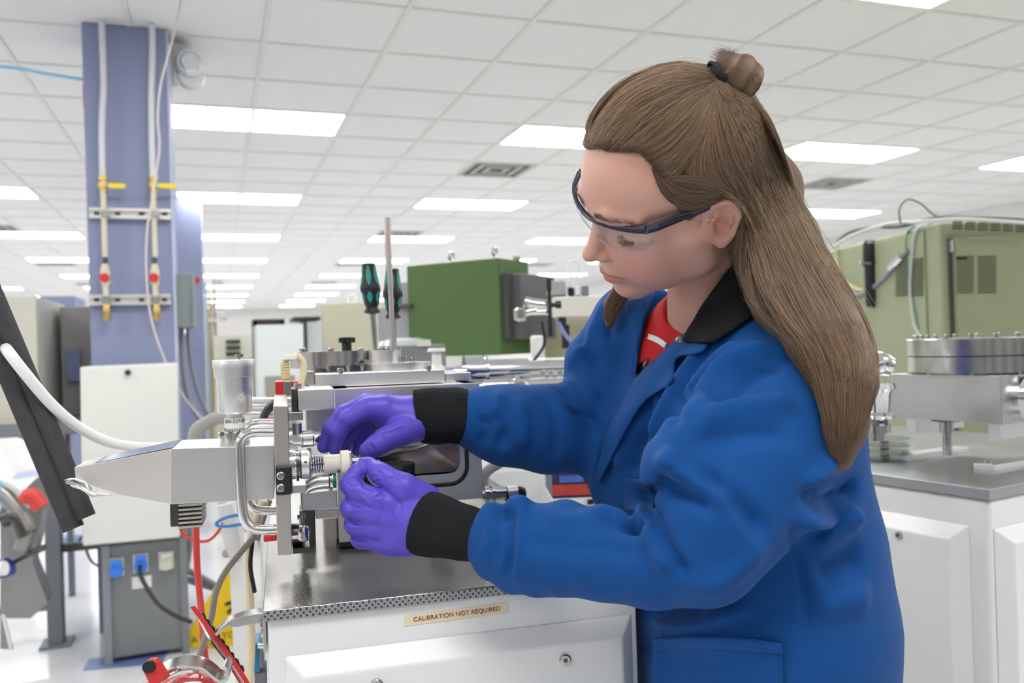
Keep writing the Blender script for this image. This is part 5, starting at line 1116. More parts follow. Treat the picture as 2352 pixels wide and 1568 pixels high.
ca=me.color_attributes.new('tint','FLOAT_COLOR','POINT'); ca.data.foreach_set('color',tint.ravel())
BH=bvh(body)
# eyes
eyew=mat('eye_white',(.75,.73,.70),.15,coat=.5); iris=mat('iris',(.10,.14,.16),.15,coat=.5)
for s in (-1,1):
    c=H((.0662,s*.0325,.0135)); b=MB(); fwd=HM@np.array([.80,0,-.60]); up_=HM@np.array([.6,0,.8]); sd=HM[:,1]
    n=14; pr=[(math.cos(PI*i/n)*.0132,max(.0001,math.sin(PI*i/n)*.0132)) for i in range(n+1)]
    b.rings([c+fwd*a for a,_ in pr],sd,up_,[r for _,r in pr],20,False); e_=b.build('eyeball',eyew,person)
    b=MB(); b.rings([c+fwd*.0125,c+fwd*.0134],sd,up_,[.0055,.0048],20); b.build('iris',iris,e_)
def strands(name,lines,rad,m,parent,tints=None,seg=3):
    """many fine tapered hairs as one mesh"""
    Vs=[];Qs=[];Tn=[];o=0
    for li,Pn in enumerate(lines):
        n=len(Pn); T_=np.gradient(Pn,axis=0); T_/=np.linalg.norm(T_,axis=1)[:,None]+1e-9
        a=np.cross(T_,FW); a/=np.linalg.norm(a,axis=1)[:,None]+1e-9; bb=np.cross(T_,a)
        rr=(rad[li] if hasattr(rad,'__len__') else rad)*np.clip(np.minimum(np.linspace(.5,6,n),np.linspace(4,.15,n)),0,1)[:,None]
        ring=np.stack([Pn+a*rr*math.cos(2*PI*k/seg)+bb*rr*math.sin(2*PI*k/seg) for k in range(seg)],1).reshape(-1,3); Vs.append(ring)
        i=np.arange(n-1)[:,None]*seg; k=np.arange(seg)[None]; k2=(k+1)%seg
        Qs.append(np.stack([i+k,i+k2,i+seg+k2,i+seg+k],-1).reshape(-1,4)+o); o+=len(ring)
        if tints is not None: Tn.append(np.tile(tints[li],(len(ring),1)))
    ob=npmesh(name,np.vstack(Vs),np.vstack(Qs),m,parent); ob['kind']='stuff'
    if tints is not None:
        T2=np.concatenate([np.vstack(Tn),np.ones((o,1))],1).astype(np.float32); ca=ob.data.color_attributes.new('tint','FLOAT_COLOR','POINT')
        if len(ob.data.vertices)==o: ca.data.foreach_set('color',T2.ravel())
    return ob
nr=np.random.default_rng(7)
lashm=mat('lash_brown',(.03,.018,.012),.5)
for s in (-1,1):
    ln=[]
    for t in np.linspace(0,1,44):
        q=-.75+1.65*t; p0=EP(s,q,.36+nr.normal()*.02,.0149); d=(HM@np.array([math.cos(q)*.8,s*math.sin(q)*1.0,-.55])); d/=np.linalg.norm(d); l=.0095*(.65+.5*math.sin(PI*(.15+.75*t)))*nr.uniform(.8,1.1)
        ln.append(np.array([p0+d*l*q2+HM[:,2]*.0035*q2*q2 for q2 in np.linspace(0,1,6)]))
    strands('eyelashes',ln,.00026,lashm,person)
    ln=[]
    for t in nr.uniform(0,1,190):
        y=.009+.045*t+nr.normal()*.0008; x=.1005-.002*t-.026*t**2; z=.040+.008*math.sin(PI*min(1,t*.8))-.006*t**3+nr.normal()*.0016*(1.1-t)
        d=np.array([-.3*t,s*1,.35*(1-t)-.15]); d/=np.linalg.norm(d); q0=H((x+.02,s*y,z)); h=BH.ray_cast(Vector(tuple(q0)),Vector(tuple(-HM[:,0])))
        if h[0] is None: continue
        q0=np.array(h[0])+np.array(h[1])*.0009
        ln.append(np.array([q0+HM@d*.007*q+np.array(h[1])*.0006*q for q in np.linspace(0,1,4)]))
    strands('eyebrow',ln,.00022,mat('brow_brown',(.16,.09,.055),.6),person)
# ear ring
er=H((.0005,.0795,.017)); MB().tube([er+HM[:,0]*.004*math.cos(a)+HM[:,2]*.004*math.sin(a)+HM[:,1]*.003 for a in np.linspace(0,2*PI,15)],.00035,6,1).build('ear_ring',chrome,person)
# ---------------------------------------------------------------- hair
hairm=bpy.data.materials.new('brown_hair'); hairm.use_nodes=True; N,L=nodes(hairm); b=N['Principled BSDF']; b.inputs['Roughness'].default_value=.42; b.inputs['Specular IOR Level'].default_value=.55
a_=N.new('ShaderNodeAttribute'); a_.attribute_name='tint'; L.new(a_.outputs['Color'],b.inputs['Base Color'])
hairbase=mat('hair_underlayer',(.115,.072,.045),.6,noise=.5,nscale=60,stretch=(1,1,.2))
def hair_field():
    P=[H((-.13,0,.1)),H((.1,0,.15)),H((0,.1,0)),H((0,-.1,0)),at(2060,800,.80),at(1900,1100,.78),at(1750,200,1.0),at(1380,760,1.15),at(1640,600,1.05)]
    S=SDF(np.min(P,0)-.03,np.max(P,0)+.03,.003); R=HM.T
    S.ell(H((-.013,0,.056)),(.104,.0865,.0935),R,.01); S.ell(H((.026,0,.064)),(.0655,.071,.056),R,.02)
    # keep the face free
    n1=-(HM@np.array([.80,0,-.60])); p1=H((.0145,0,.0))
    sl,(X,Y,Z)=S.blk(S.lo,S.lo+S.n*S.h)
    w1=HM@np.array([.80,0,-.60]); w2=HM@np.array([.2,0,-1.]); w2/=np.linalg.norm(w2)
    pf=H((.012,0,.004)); d1=((X-pf[0])*w1[0]+(Y-pf[1])*w1[1]+(Z-pf[2])*w1[2])
    S.F[sl]=-smin(-S.F[sl],-d1,.012)
    pe=H((-.005,0,-.03)); w3=HM@np.array([.9,0,-.45]); w3/=np.linalg.norm(w3); 
    def wedge(poly,d0,d1,k):
        c_=np.mean(poly,0); rs=[ray(*q) for q in poly]; rc_=ray(*c_); P=[]
        for a,b_ in zip(rs,rs[1:]+rs[:1]):
            n_=np.cross(a,b_); n_=-n_ if n_@rc_>0 else n_; P.append((CAM,n_))
        P+=[(CAM+FW*d0,-FW),(CAM+FW*d1,FW)]
        cs=[CAM+r_*d for r_ in rs for d in (d0,d1)]; S.planes(P,k,True,np.min(cs,0)-.01,np.max(cs,0)+.01)
    wedge([(1325,322),(1400,338),(1440,330),(1484,345),(1520,388),(1540,440),(1562,505),(1420,640),(1240,500)],.84,.995,.010)
    # ear opening
    S.cone(H((.0,.09,.0)),H((-.006,.13,.0)),.030,.034,.006,True)
    S.ell(H((.03,0,-.045)),(.06,.09,.062),R,.01,True)
    # the fall down the back
    S.chain([H((-.055,.0,.035)),at(1752,440,.985),at(1782,560,.955),at(1832,680,.915),at(1900,790,.870),at(1946,880,.845),at(1940,980,.838),at(1927,1050,.838)],[.042,.036,.045,.046,.036,.026,.019,.014],.016)
    S.cone(H((-.068,0,.085)),at(1768,430,.99),.030,.034,.02)
    S.chain([H((-.04,.055,.0)),at(1745,600,.95),at(1790,700,.935)],[.026,.024,.028],.012)
    S.chain([H((-.05,-.045,.0)),at(1440,650,1.12),at(1408,700,1.13),at(1400,745,1.13)],[.03,.014,.011,.006],.01)
    return S
hair=hair_field().mesh('hair',hairbase,person,1); BHr=bvh(hair)
def bvh2(a,b_): 
    va=[v.co for v in a.data.vertices]; n_=len(va); return BVHTree.FromPolygons(va+[v.co for v in b_.data.vertices],[tuple(p.vertices) for p in a.data.polygons]+[tuple(x+n_ for x in p.vertices) for p in b_.data.polygons])
BHh=BHr; BHr=bvh2(hair,body)
tie=at(1640,190,.0+pxof(H((-.055,0,.13)))[2])
A_=[[(1352,332),(1362,275),(1420,208),(1500,168),(1570,154),(1638,168)],[(1362,338),(1400,282),(1470,228),(1550,192),(1640,178)],[(1403,350),(1450,300),(1520,252),(1580,216),(1642,186)],
    [(1464,348),(1520,318),(1570,272),(1610,228),(1646,196)],[(1500,385),(1550,368),(1600,312),(1630,252),(1650,202)],[(1520,440),(1580,400),(1625,330),(1650,260),(1655,206)]]
B_=[[(1495,372),(1520,440),(1575,482),(1630,470),(1672,456),(1712,492),(1718,560),(1730,650),(1800,760)],[(1515,420),(1560,440),(1620,450),(1680,448),(1722,500),(1735,590),(1760,690),(1860,830),(1905,1000)],
    [(1560,372),(1620,400),(1680,425),(1730,500),(1765,600),(1810,710),(1885,830),(1908,960),(1915,1050)],
    [(1640,215),(1655,300),(1690,400),(1740,490),(1790,600),(1850,720),(1910,830),(1925,960),(1928,1060)],[(1655,212),(1700,300),(1740,400),(1790,510),(1840,620),(1900,730),(1948,840),(1948,960),(1938,1062)],
    [(1665,212),(1725,290),(1775,400),(1820,500),(1875,610),(1940,720),(1980,820),(1970,930),(1950,1040)],[(1690,218),(1755,275),(1800,380),(1845,500),(1905,610),(1965,700),(2004,800),(1998,880),(1972,980)]]
B_.append([(1684,206),(1745,248),(1790,335),(1832,455),(1884,562),(1944,664),(1996,770),(2012,850),(1998,930),(1968,1005)])
B_=B_[:3]+B_[3:]
A_.insert(0,[(1347,324),(1360,262),(1418,198),(1500,158),(1570,146),(1634,160)])
A_[6]=[(1530,430),(1575,385),(1615,320),(1640,255),(1650,206)]
B1=[[(1500,372),(1522,440),(1575,480),(1625,470),(1668,447),(1708,462),(1722,500),(1726,570),(1736,650),(1800,760)],[(1508,400),(1560,440),(1620,444),(1680,436),(1724,484),(1735,590),(1760,690),(1860,830),(1905,1000)],
    [(1535,410),(1600,408),(1665,425),(1718,485),(1752,580),(1800,700),(1885,830),(1908,960),(1915,1050)]]
FG_=[[(1530,425),(1560,408),(1600,400),(1650,412),(1700,450)],[(1648,210),(1622,280),(1590,350),(1575,400),(1600,428),(1650,430),(1700,455)],[(1648,210),(1634,270),(1612,350),(1612,405),(1640,425),(1690,440),(1716,480)],[(1646,211),(1640,290),(1645,370),(1672,425),(1704,460),(1722,510)]]
FH_=[[(1648,190),(1668,198),(1696,222),(1722,250)],[(1652,205),(1668,235),(1686,275)]]
FK_=[[(1697,520),(1684,590),(1698,660),(1738,725),(1785,757)],[(1712,486),(1714,540),(1704,590),(1712,650),(1745,720),(1790,760)],[(1722,500),(1724,570),(1722,630),(1738,700),(1800,770),(1850,820)]]
B2=[[(1645,212),(1642,300),(1660,390),(1696,450),(1722,520),(1735,610),(1760,690),(1860,800),(1900,930),(1912,1040)]]+B_[3:]
D_=[[(1436,655),(1410,690),(1392,735)],[(1420,650),(1398,690),(1386,735)],[(1446,680),(1425,710),(1400,745)]]
def fam(G,count,n,jit,offs,lines,tn,BB=None):
    BB=BB or BHr
    G=[spline(g_,8) for g_ in G]; G=[np.array([[np.interp(q,np.linspace(0,1,len(g_)),g_[:,0]),np.interp(q,np.linspace(0,1,len(g_)),g_[:,1])] for q in np.linspace(0,1,n)]) for g_ in G]
    for _ in range(count):
        s=nr.uniform(0,len(G)-1.001); i=int(s); f=s-i; g_=G[i]*(1-f)+G[i+1]*f
        t0=nr.uniform(0,.12) if nr.random()<.5 else nr.uniform(0,.035); t1=nr.uniform(.82,1) if nr.random()<.6 else 1
        q=np.linspace(t0,t1,n)*(n-1); g_=np.stack([np.interp(q,np.arange(n),g_[:,0]),np.interp(q,np.arange(n),g_[:,1])],1)
        ph=nr.uniform(0,6.28,2); amp=jit*nr.normal(size=2); tt=np.linspace(0,1,n)
        g_=g_+np.stack([amp[0]*np.sin(3*tt+ph[0]),amp[1]*np.sin(3*tt+ph[1])],1)
        of=offs*nr.uniform(.1,1)+nr.normal()*.0004; out=[]; last=None; px_=[];dc=[];ds=[]
        for x,y in g_:
            h=cast(BB,x,y,0)
            if h is None:
                if last is None: continue
                d_=last
            else:
                d_=pxof(h)[2]
                if last is not None and abs(d_-last)>.06: d_=last+.06*np.sign(d_-last)
            last=d_; px_.append((x,y)); ds.append(d_); dc.append(d_ if h is None else pxof(h)[2])
        if len(ds)<5: continue
        ds=np.array(ds); 
        for _k in range(2): ds[1:-1]=.25*ds[:-2]+.5*ds[1:-1]+.25*ds[2:]
        ds=np.minimum(ds,np.maximum(np.array(dc),ds-.03)); out=np.array([at(x,y,q_-of) for (x,y),q_ in zip(px_,ds)])
        lines.append(out); b_=nr.uniform(.0,1)**1.25; c_=np.array([.085,.050,.030])*(1-b_)+np.array([.36,.225,.13])*b_; c_*=nr.uniform(.75,1.15); tn.append(c_)
lines=[];tn=[]
fam(A_,5600,15,3.2,.0035,lines,tn); fam(FG_[1:],1700,14,3.0,.0035,lines,tn); fam(FH_,420,8,1.5,.004,lines,tn); fam(FK_,1100,12,3.0,.004,lines,tn); fam(B1,2600,20,4.0,.0045,lines,tn); fam(B2,6800,20,4.2,.0052,lines,tn); fam(D_,260,8,3,.003,lines,tn,BHh)
for lc in range(0): pass
strands('strands',lines,.00026,hairm,hair,tn)
# the loose flyaway hairs
fl_=[];ft_=[]
for _ in range(150):
    i=nr.integers(0,len(lines)); Pn=lines[i].copy(); m_=len(Pn); off=(EU*nr.normal()+EV*abs(nr.normal())*.6)*nr.uniform(.002,.011); Pn+=off*(np.sin(np.linspace(0,2.6,m_))**2)[:,None]; fl_.append(Pn); ft_.append([.38,.26,.17])
strands('flyaway_hairs',fl_,.00016,hairm,hair,ft_)
# bun: twisted coil
dT=pxof(H((-.062,.0,.135)))[2]; bc=at(1696,178,dT); 
bs=SDF(bc-.055,bc+.055,.0022); ang=-.35
bx=EU*math.cos(ang)+EV*math.sin(ang); by=-EU*math.sin(ang)+EV*math.cos(ang)
bs.ell(bc,(.0245,.0225,.022),np.stack([bx,by,-FW]),.004); bs.cone(at(1640,172,dT),bc,.010,.018,.01); bs.cone(at(1670,140,dT),bc,.010,.014,.006)
bun=bs.mesh('bun',hairbase,hair,1); bl=[];bt=[]
for _ in range(1500):
    w0=nr.uniform(-1,1); ph=nr.uniform(-.5,.5); out=[]
    for t in np.linspace(0,1,16):
        th=PI*(1.2-1.7*t)+ph; la=w0*1.3+.8*(t-.5); rr=1.02+.035*math.cos(w0*10)+nr.normal()*.002
        v_=by*math.cos(th)*math.cos(la)*.0235-FW*math.sin(th)*math.cos(la)*.0230+bx*math.sin(la)*.0252; out.append(bc+v_*rr)
    if w0>-0.6 or True: bl.append(np.array(out)); b_=(.5+.5*math.sin(w0*13))*.7+nr.uniform(0,.3); bt.append((np.array([.085,.050,.030])*(1-b_)+np.array([.30,.19,.11])*b_))
for _ in range(260): 
    a0=nr.uniform(-1,1); p0=at(1640+nr.uniform(-3,8),178+a0*22,dT-.012*(1-a0*a0)); p1=bc+bx*nr.uniform(-.01,.02)+by*a0*.022-FW*.021*math.sqrt(max(0,1-a0*a0)); pm=(p0+p1)/2-FW*.004
    bl.append(spline([p0,pm,p1],5)); bt.append(np.array([.2,.13,.08])*nr.uniform(.6,1.5))
for _ in range(160):
    p0=at(1672+nr.normal()*10,150+nr.normal()*8,dT-.012); bl.append(np.array([p0+(EV*.9+EU*nr.uniform(-.9,.4))*q*nr.uniform(.012,.017) for q in np.linspace(0,1,5)])); bt.append([.16,.10,.075])
strands('bun_strands',bl,.00026,hairm,bun,bt)
hb_=MB()
for k in range(3):
    c=at(1637+k*6,178+k*1.5,dT); ax1=EV*.93+EU*.25*0-EU*.30; ax1/=np.linalg.norm(ax1); hb_.tube([c-FW*.004+ax1*.0140*math.cos(a)*1.05-FW*.0165*math.sin(a) for a in np.linspace(0,2*PI,25)],.0016,8,1)
hb_.build('hair_tie',mat('tie_black',(.012,.012,.016),.7,bump=.5,bscale=900),hair)
# ---------------------------------------------------------------- safety glasses
def HY(px,py,yh):
    r=ray(px,py); n=HM[:,1]; t=((HO-CAM)@n+yh)/(r@n); return CAM+r*t
gl=bpy.data.objects.new('safety_glasses',None); COL.objects.link(gl); WM[gl.name]=Matrix.Identity(4); adopt(gl,person); gl['label']='wraparound safety glasses with navy frame and clear lens'
WM['safety_glasses']=Matrix.Identity(4)
navy=mat('navy_frame',(.040,.042,.070),.25,noise=.05,coat=.3)
top=[(1331,396,-.074),(1320,428,-.060),(1324,460,-.040),(1343,489,-.018),(1367,506,.004),(1412,520,.030),(1452,526,.052),(1486,527,.070)]
tp_=[HY(*q) for q in top]
def flat_tube(P,a,b,axis,name,m,par,res=6,seg=16):
    """rounded bar of height a and thickness b along a polyline; axis is its height direction"""
    P=spline(P,res); n=len(P); T_=np.gradient(P,axis=0); T_/=np.linalg.norm(T_,axis=1)[:,None]; vs=[]
    aa=np.interp(np.linspace(0,1,n),np.linspace(0,1,len(a)),a); bb=np.interp(np.linspace(0,1,n),np.linspace(0,1,len(b)),b)
    for i in range(n):
        u=axis-T_[i]*(axis@T_[i]); u/=np.linalg.norm(u); v=np.cross(T_[i],u)
        for k in range(seg): t=2*PI*k/seg; vs.append(P[i]+u*math.copysign(abs(math.cos(t))**.7,math.cos(t))*aa[i]+v*math.copysign(abs(math.sin(t))**.7,math.sin(t))*bb[i])
    m_=MB(); m_.add(vs,[(i*seg+k,i*seg+(k+1)%seg,(i+1)*seg+(k+1)%seg,(i+1)*seg+k) for i in range(n-1) for k in range(seg)]+[tuple(range(seg-1,-1,-1)),tuple((n-1)*seg+k for k in range(seg))],True)
    return m_.build(name,m,par)
flat_tube(tp_,[.003,.0035,.0036,.0034,.0034,.0038,.0046,.0052],[.003]*8,HM[:,2],'brow_bar',navy,gl)
armp=[HY(*q) for q in ((1487,527,.0705),(1512,519,.0745),(1560,500,.079),(1606,484,.081),(1645,468,.082),(1672,462,.081))]
arm=flat_tube(armp,[.0050,.0052,.0048,.0040,.0032,.0028],[.0024]*6,HM[:,2],'temple_arm',navy,gl)
inl=[HY(*q) for q in ((1514,521,.0775),(1550,508,.0815),(1590,493,.0835))]; flat_tube(inl,[.0026,.0028,.0016],[.0012]*3,HM[:,2],'black_inlay',black,arm)
flat_tube([HY(1487,519,.0712),HY(1484,535,.0708)],[.0006,.0006],[.0034,.0034],HM[:,0],'hinge_gap',vdark,arm)
arm2=[np.array(tp_[0])]+[H((x,-.080,.030+.02*(.07-x))) for x in (.05,.02,-.01)]
flat_tube(arm2,[.0045,.004,.003,.003],[.002]*4,HM[:,2],'temple_arm',navy,gl)
bot=[(1328,410,-.074),(1322,446,-.062),(1330,482,-.044),(1344,510,-.024),(1362,533,-.004),(1385,556,.018),(1416,577,.036),(1450,584,.052),(1482,578,.065),(1507,562,.0745)]
bp_=spline([HY(*q) for q in bot],4); 
top2=top[:-1]+[(1484,530,.068),(1505,528,.0745)]; tp2=spline([HY(*q) for q in top2],4)
def resamp(P,n): d=np.r_[0,np.cumsum(np.linalg.norm(np.diff(P,axis=0),axis=1))]; return np.stack([np.interp(np.linspace(0,d[-1],n),d,P[:,k]) for k in range(3)],1)
A1,B1=resamp(tp2,40),resamp(bp_,40); LV=[]
for j in range(9): t=j/8; LV.append(A1*(1-t)+B1*t+HM[:,0]*.003*math.sin(PI*t)-HM[:,0]*.0008)
LV=np.array(LV).reshape(-1,3); Q=np.array([[j*40+i,j*40+i+1,(j+1)*40+i+1,(j+1)*40+i] for j in range(8) for i in range(39)])
lm=bpy.data.materials.new('clear_lens'); lm.use_nodes=True; N,L=nodes(lm); N.remove(N['Principled BSDF']); o_=N['Material Output']
tr=N.new('ShaderNodeBsdfTransparent'); tr.inputs[0].default_value=(.96,.97,.98,1); gs=N.new('ShaderNodeBsdfGlossy'); gs.inputs['Roughness'].default_value=.04; ms=N.new('ShaderNodeMixShader'); fz=N.new('ShaderNodeLayerWeight'); fz.inputs[0].default_value=.5
mm=N.new('ShaderNodeMath'); mm.operation='POWER'; mm.inputs[1].default_value=4; L.new(fz.outputs['Facing'],mm.inputs[0]); m5=N.new('ShaderNodeMath'); m5.operation='MULTIPLY_ADD'; m5.inputs[1].default_value=.5; m5.inputs[2].default_value=.05; L.new(mm.outputs[0],m5.inputs[0]); L.new(m5.outputs[0],ms.inputs[0]); L.new(tr.outputs[0],ms.inputs[1]); L.new(gs.outputs[0],ms.inputs[2]); L.new(ms.outputs[0],o_.inputs[0])
lens=npmesh('clear_lens',LV,Q,lm,gl); so=lens.modifiers.new('solid','SOLIDIFY'); so.thickness=.0012
MB().tube(resamp(bp_,30),.0005,6,1).build('lens_edge',mat('lens_edge',(.55,.6,.68),.2,noise=.05),gl)
# ---------------------------------------------------------------- lab coat
V3=np.stack([EU,EV,-FW])
coatm=mat('blue_twill',srgb(10,72,138),.8,noise=.06,nscale=60,bump=.25,bscale=1500,spec=.25)
coatm.node_tree.nodes['Principled BSDF'].inputs['Sheen Weight'].default_value=.05
def coat_field():
    P=[at(2070,900,.85),at(2070,1720,.95),at(1020,1000,1.15),at(1060,1260,.93),at(1350,600,1.25),at(1700,620,1.0),at(1500,1720,1.35),at(1340,1000,1.30),at(1620,1300,.80),at(1900,900,.83)]
    S=SDF(np.min(P,0)-.03,np.max(P,0)+.03,.0042)
    C=lambda L_,k,sub=False: S.chain([at(*q[:3]) for q in L_],[q[3] for q in L_],k,sub)
    C([(1780,1720,1.02,.140),(1782,1568,1.02,.131),(1790,1420,1.01,.128),(1790,1250,1.0,.112),(1775,1080,.99,.098),(1765,960,.985,.097),(1760,850,1.0,.070)],.03)
    C([(1620,1720,1.27,.13),(1610,1500,1.26,.125),(1600,1250,1.22,.105),(1535,1060,1.18,.102),(1525,960,1.18,.097),(1510,840,1.19,.07)],.06)
    C([(1690,1720,1.13,.13),(1690,1400,1.12,.12),(1670,1150,1.10,.10),(1650,960,1.08,.10),(1640,840,1.08,.075)],.05)
    C([(1745,790,1.02,.055),(1830,862,.945,.060)],.04); C([(1560,760,1.13,.05),(1470,745,1.20,.052)],.04); S.ell(at(1790,850,1.02),(.085,.085,.07),V3,.04)
    # near sleeve
    C([(1820,880,.94,.064),(1792,950,.925,.074),(1725,1075,.89,.077),(1660,1180,.87,.066),(1618,1268,.865,.052)],.022)
    C([(1618,1268,.865,.052),(1500,1284,.895,.049),(1390,1272,.92,.0475),(1280,1262,.945,.0480),(1200,1256,.962,.045),(1150,1244,.972,.038),(1128,1238,.976,.031)],.014)
    S.ell(at(1545,1085,.865),(.034,.036,.03),V3,.014); S.ell(at(1580,1020,.87),(.03,.04,.03),V3,.02)
    for x,y,d,a in ((1128,1178,.962,.013),(1190,1168,.95,.016),(1112,1270,.962,.013),(1120,1300,.958,.014),(1175,1325,.955,.018),(1300,1195,.935,.022),(1230,1335,.94,.016),(1380,1205,.91,.02),(1450,1220,.9,.02)): S.ell(at(x,y,d),(a,a*1.1,a),V3,.010)
    # far sleeve
    C([(1455,750,1.21,.062),(1405,850,1.195,.062),(1385,960,1.175,.060),(1365,1000,1.17,.050)],.02)
    C([(1370,990,1.17,.056),(1260,985,1.16,.0585),(1160,975,1.15,.0530),(1112,965,1.147,.0430),(1095,962,1.146,.038)],.016)
    S.ell(at(1340,820,1.18),(.024,.026,.03),V3,.012)
    # opening at the chest
    def wedge(poly,d0,d1,k):
        c_=np.mean(poly,0); rs=[ray(*q) for q in poly]; rc_=ray(*c_); P=[]
        for a,b_ in zip(rs,rs[1:]+rs[:1]):
            n_=np.cross(a,b_); n_=-n_ if n_@rc_>0 else n_; P.append((CAM,n_))
        P+=[(CAM+FW*d0,-FW),(CAM+FW*d1,FW)]; cs=[CAM+r_*d for r_ in rs for d in (d0,d1)]; S.planes(P,k,True,np.min(cs,0)-.01,np.max(cs,0)+.01)
    wedge([(1500,640),(1660,620),(1640,690),(1455,872),(1470,800)],.85,1.16,.006)
    # neck hole
    S.cone(at(1630,700,1.07),at(1640,600,1.05),.058,.075,.012,True)
    return S
coat=coat_field().mesh('lab_coat',coatm,person,2); coat['label']='royal blue button front lab coat with black collar and knit cuffs'
BC=bvh(coat)
pc=lambda L_:[(1000+a/1.62,600+b_/1.62) for a,b_ in L_]
relief(coat,BC,[(p_,w_*.85,h_*(2.3 if p_[0][0]>1420 else 1.4)) for p_,w_,h_ in [
 (pc([(1440,340),(1330,345),(1230,350),(1180,365)]),.006,-.004),(pc([(1250,330),(1180,350),(1080,410),(1020,500),(990,560)]),.012,.009),(pc([(1300,375),(1200,400),(1110,470),(1060,540)]),.012,-.007),
 (pc([(1180,300),(1080,370),(1000,460),(940,560)]),.010,.008),(pc([(1100,300),(1010,390),(930,500),(880,620)]),.008,-.007),(pc([(1030,300),(930,420),(850,560),(790,700)]),.012,.006),
 (pc([(960,300),(880,430),(800,570),(740,720)]),.010,-.005),(pc([(990,590),(1100,560),(1230,540),(1330,520)]),.014,.007),(pc([(960,680),(1080,650),(1200,640),(1330,640)]),.012,-.004),
 (pc([(960,780),(1060,850),(1160,930),(1230,1030)]),.010,-.006),(pc([(880,690),(860,740),(830,760)]),.008,.006),(pc([(820,790),(870,830),(960,870),(1040,910)]),.009,-.009),(pc([(820,740),(900,790),(1000,850),(1120,900)]),.012,.007),
 (pc([(720,940),(750,900),(790,860),(850,850)]),.007,-.010),(pc([(700,960),(740,985),(790,990)]),.008,-.010),(pc([(790,870),(820,960),(850,1040),(900,1120),(960,1180)]),.008,-.006),(pc([(760,900),(780,980),(830,1080),(870,1150)]),.010,.006),
 (pc([(1230,1040),(1150,1130),(1060,1190),(960,1230)]),.014,.004),(pc([(300,1040),(450,1055),(600,1070),(760,1080),(860,1060)]),.010,-.0025),(pc([(290,900),(285,1000),(280,1100),(270,1180)]),.006,-.008),(pc([(310,890),(310,1000),(305,1100),(300,1200)]),.008,.005),
 (pc([(240,910),(250,950),(270,960)]),.006,-.009),(pc([(180,900),(200,980),(190,1060),(150,1120)]),.008,.004),(pc([(370,900),(460,960),(560,950),(650,915)]),.012,.005),(pc([(560,930),(620,960),(700,980),(760,950)]),.008,-.005),
 (pc([(210,960),(230,1040),(220,1120)]),.006,-.005),(pc([(400,930),(380,1000),(390,1080)]),.008,-.003),
 # torso side
 (pc([(1310,975),(1340,1060),(1365,1140),(1385,1280),(1395,1420)]),.004,-.004),(pc([(1360,920),(1450,905),(1530,870),(1565,820)]),.010,-.007),(pc([(1340,960),(1450,940),(1560,930)]),.014,.008),(pc([(1400,1060),(1480,1010),(1570,930)]),.016,.007),
 (pc([(1420,1180),(1500,1130),(1600,1100)]),.018,-.005),(pc([(1420,1300),(1500,1260),(1620,1250)]),.02,.005),(pc([(800,1320),(900,1350),(1050,1330),(1180,1280)]),.012,.006),(pc([(780,1300),(900,1310),(1020,1300)]),.010,-.007),(pc([(820,1400),(960,1420),(1100,1400),(1280,1380)]),.014,.004),
 (pc([(760,1440),(900,1450),(1050,1440)]),.010,-.003),(pc([(1380,850),(1430,790),(1470,740),(1500,720)]),.010,.006),(pc([(1360,880),(1420,850),(1500,830)]),.008,-.006),
 # far sleeve and front
 (pc([(640,120),(600,220),(560,300),(500,370)]),.010,.005),(pc([(600,80),(640,200),(650,300)]),.006,-.005),(pc([(430,450),(500,500),(560,560),(600,600)]),.010,-.008),(pc([(450,430),(540,470),(610,520)]),.008,.006),(pc([(500,540),(560,580),(610,640)]),.008,-.008),
 (pc([(380,470),(440,560),(450,660),(430,760)]),.012,-.004),(pc([(210,560),(250,630),(240,700)]),.010,-.008),(pc([(160,580),(190,620),(170,690)]),.008,-.006),(pc([(240,480),(230,560),(250,640)]),.009,.005),(pc([(540,260),(560,330),(620,400)]),.009,-.007),(pc([(300,500),(330,600),(320,700)]),.012,.005),
 (pc([(610,640),(600,760),(595,900)]),.010,.006),(pc([(800,470),(760,600),(740,740),(730,800)]),.010,-.006),(pc([(730,530),(700,650),(680,780)]),.012,.005),
 ]])
BC=bvh(coat)
def patch(quads,nu,nv,off,th,name,m,par,B=None,dflt=None,clp=.09):
    """cloth piece laid on a surface: two edge polylines (picture) joined by rows"""
    B=B or BC; a,b_=[np.array([[np.interp(t,np.linspace(0,1,len(spline(e,6))),spline(e,6)[:,k]) for k in (0,1)] for t in np.linspace(0,1,nu)]) for e in quads]
    D=np.full((nv,nu),np.nan); XY=np.zeros((nv,nu,2))
    for j in range(nv):
        t=j/(nv-1); g_=a*(1-t)+b_*t; XY[j]=g_
        for i in range(nu):
            h=cast(B,g_[i,0],g_[i,1]); D[j,i]=np.nan if h is None else pxof(h)[2]
    med=np.nanmedian(D) if not np.isnan(D).all() else (dflt or 1.1); D[np.isnan(D)]=med; D=np.clip(D,med-clp,med+clp)
    for _ in range(4):
        D[1:-1]=.25*D[:-2]+.5*D[1:-1]+.25*D[2:]; D[:,1:-1]=.25*D[:,:-2]+.5*D[:,1:-1]+.25*D[:,2:]
    of=off(np.linspace(0,1,nv)[:,None],np.linspace(0,1,nu)[None]) if callable(off) else off
    D=D-of; P=np.array([[at(XY[j,i,0],XY[j,i,1],D[j,i]) for i in range(nu)] for j in range(nv)]).reshape(-1,3)
    Q=np.array([[j*nu+i,j*nu+i+1,(j+1)*nu+i+1,(j+1)*nu+i] for j in range(nv-1) for i in range(nu-1)])
    o=npmesh(name,P,Q,m,par); s_=o.modifiers.new('solid','SOLIDIFY'); s_.thickness=th; s_.offset=0; return o
blk_cloth=mat('black_cloth',(.012,.012,.014),.85,noise=.2,bump=.3,bscale=1200,spec=.2)
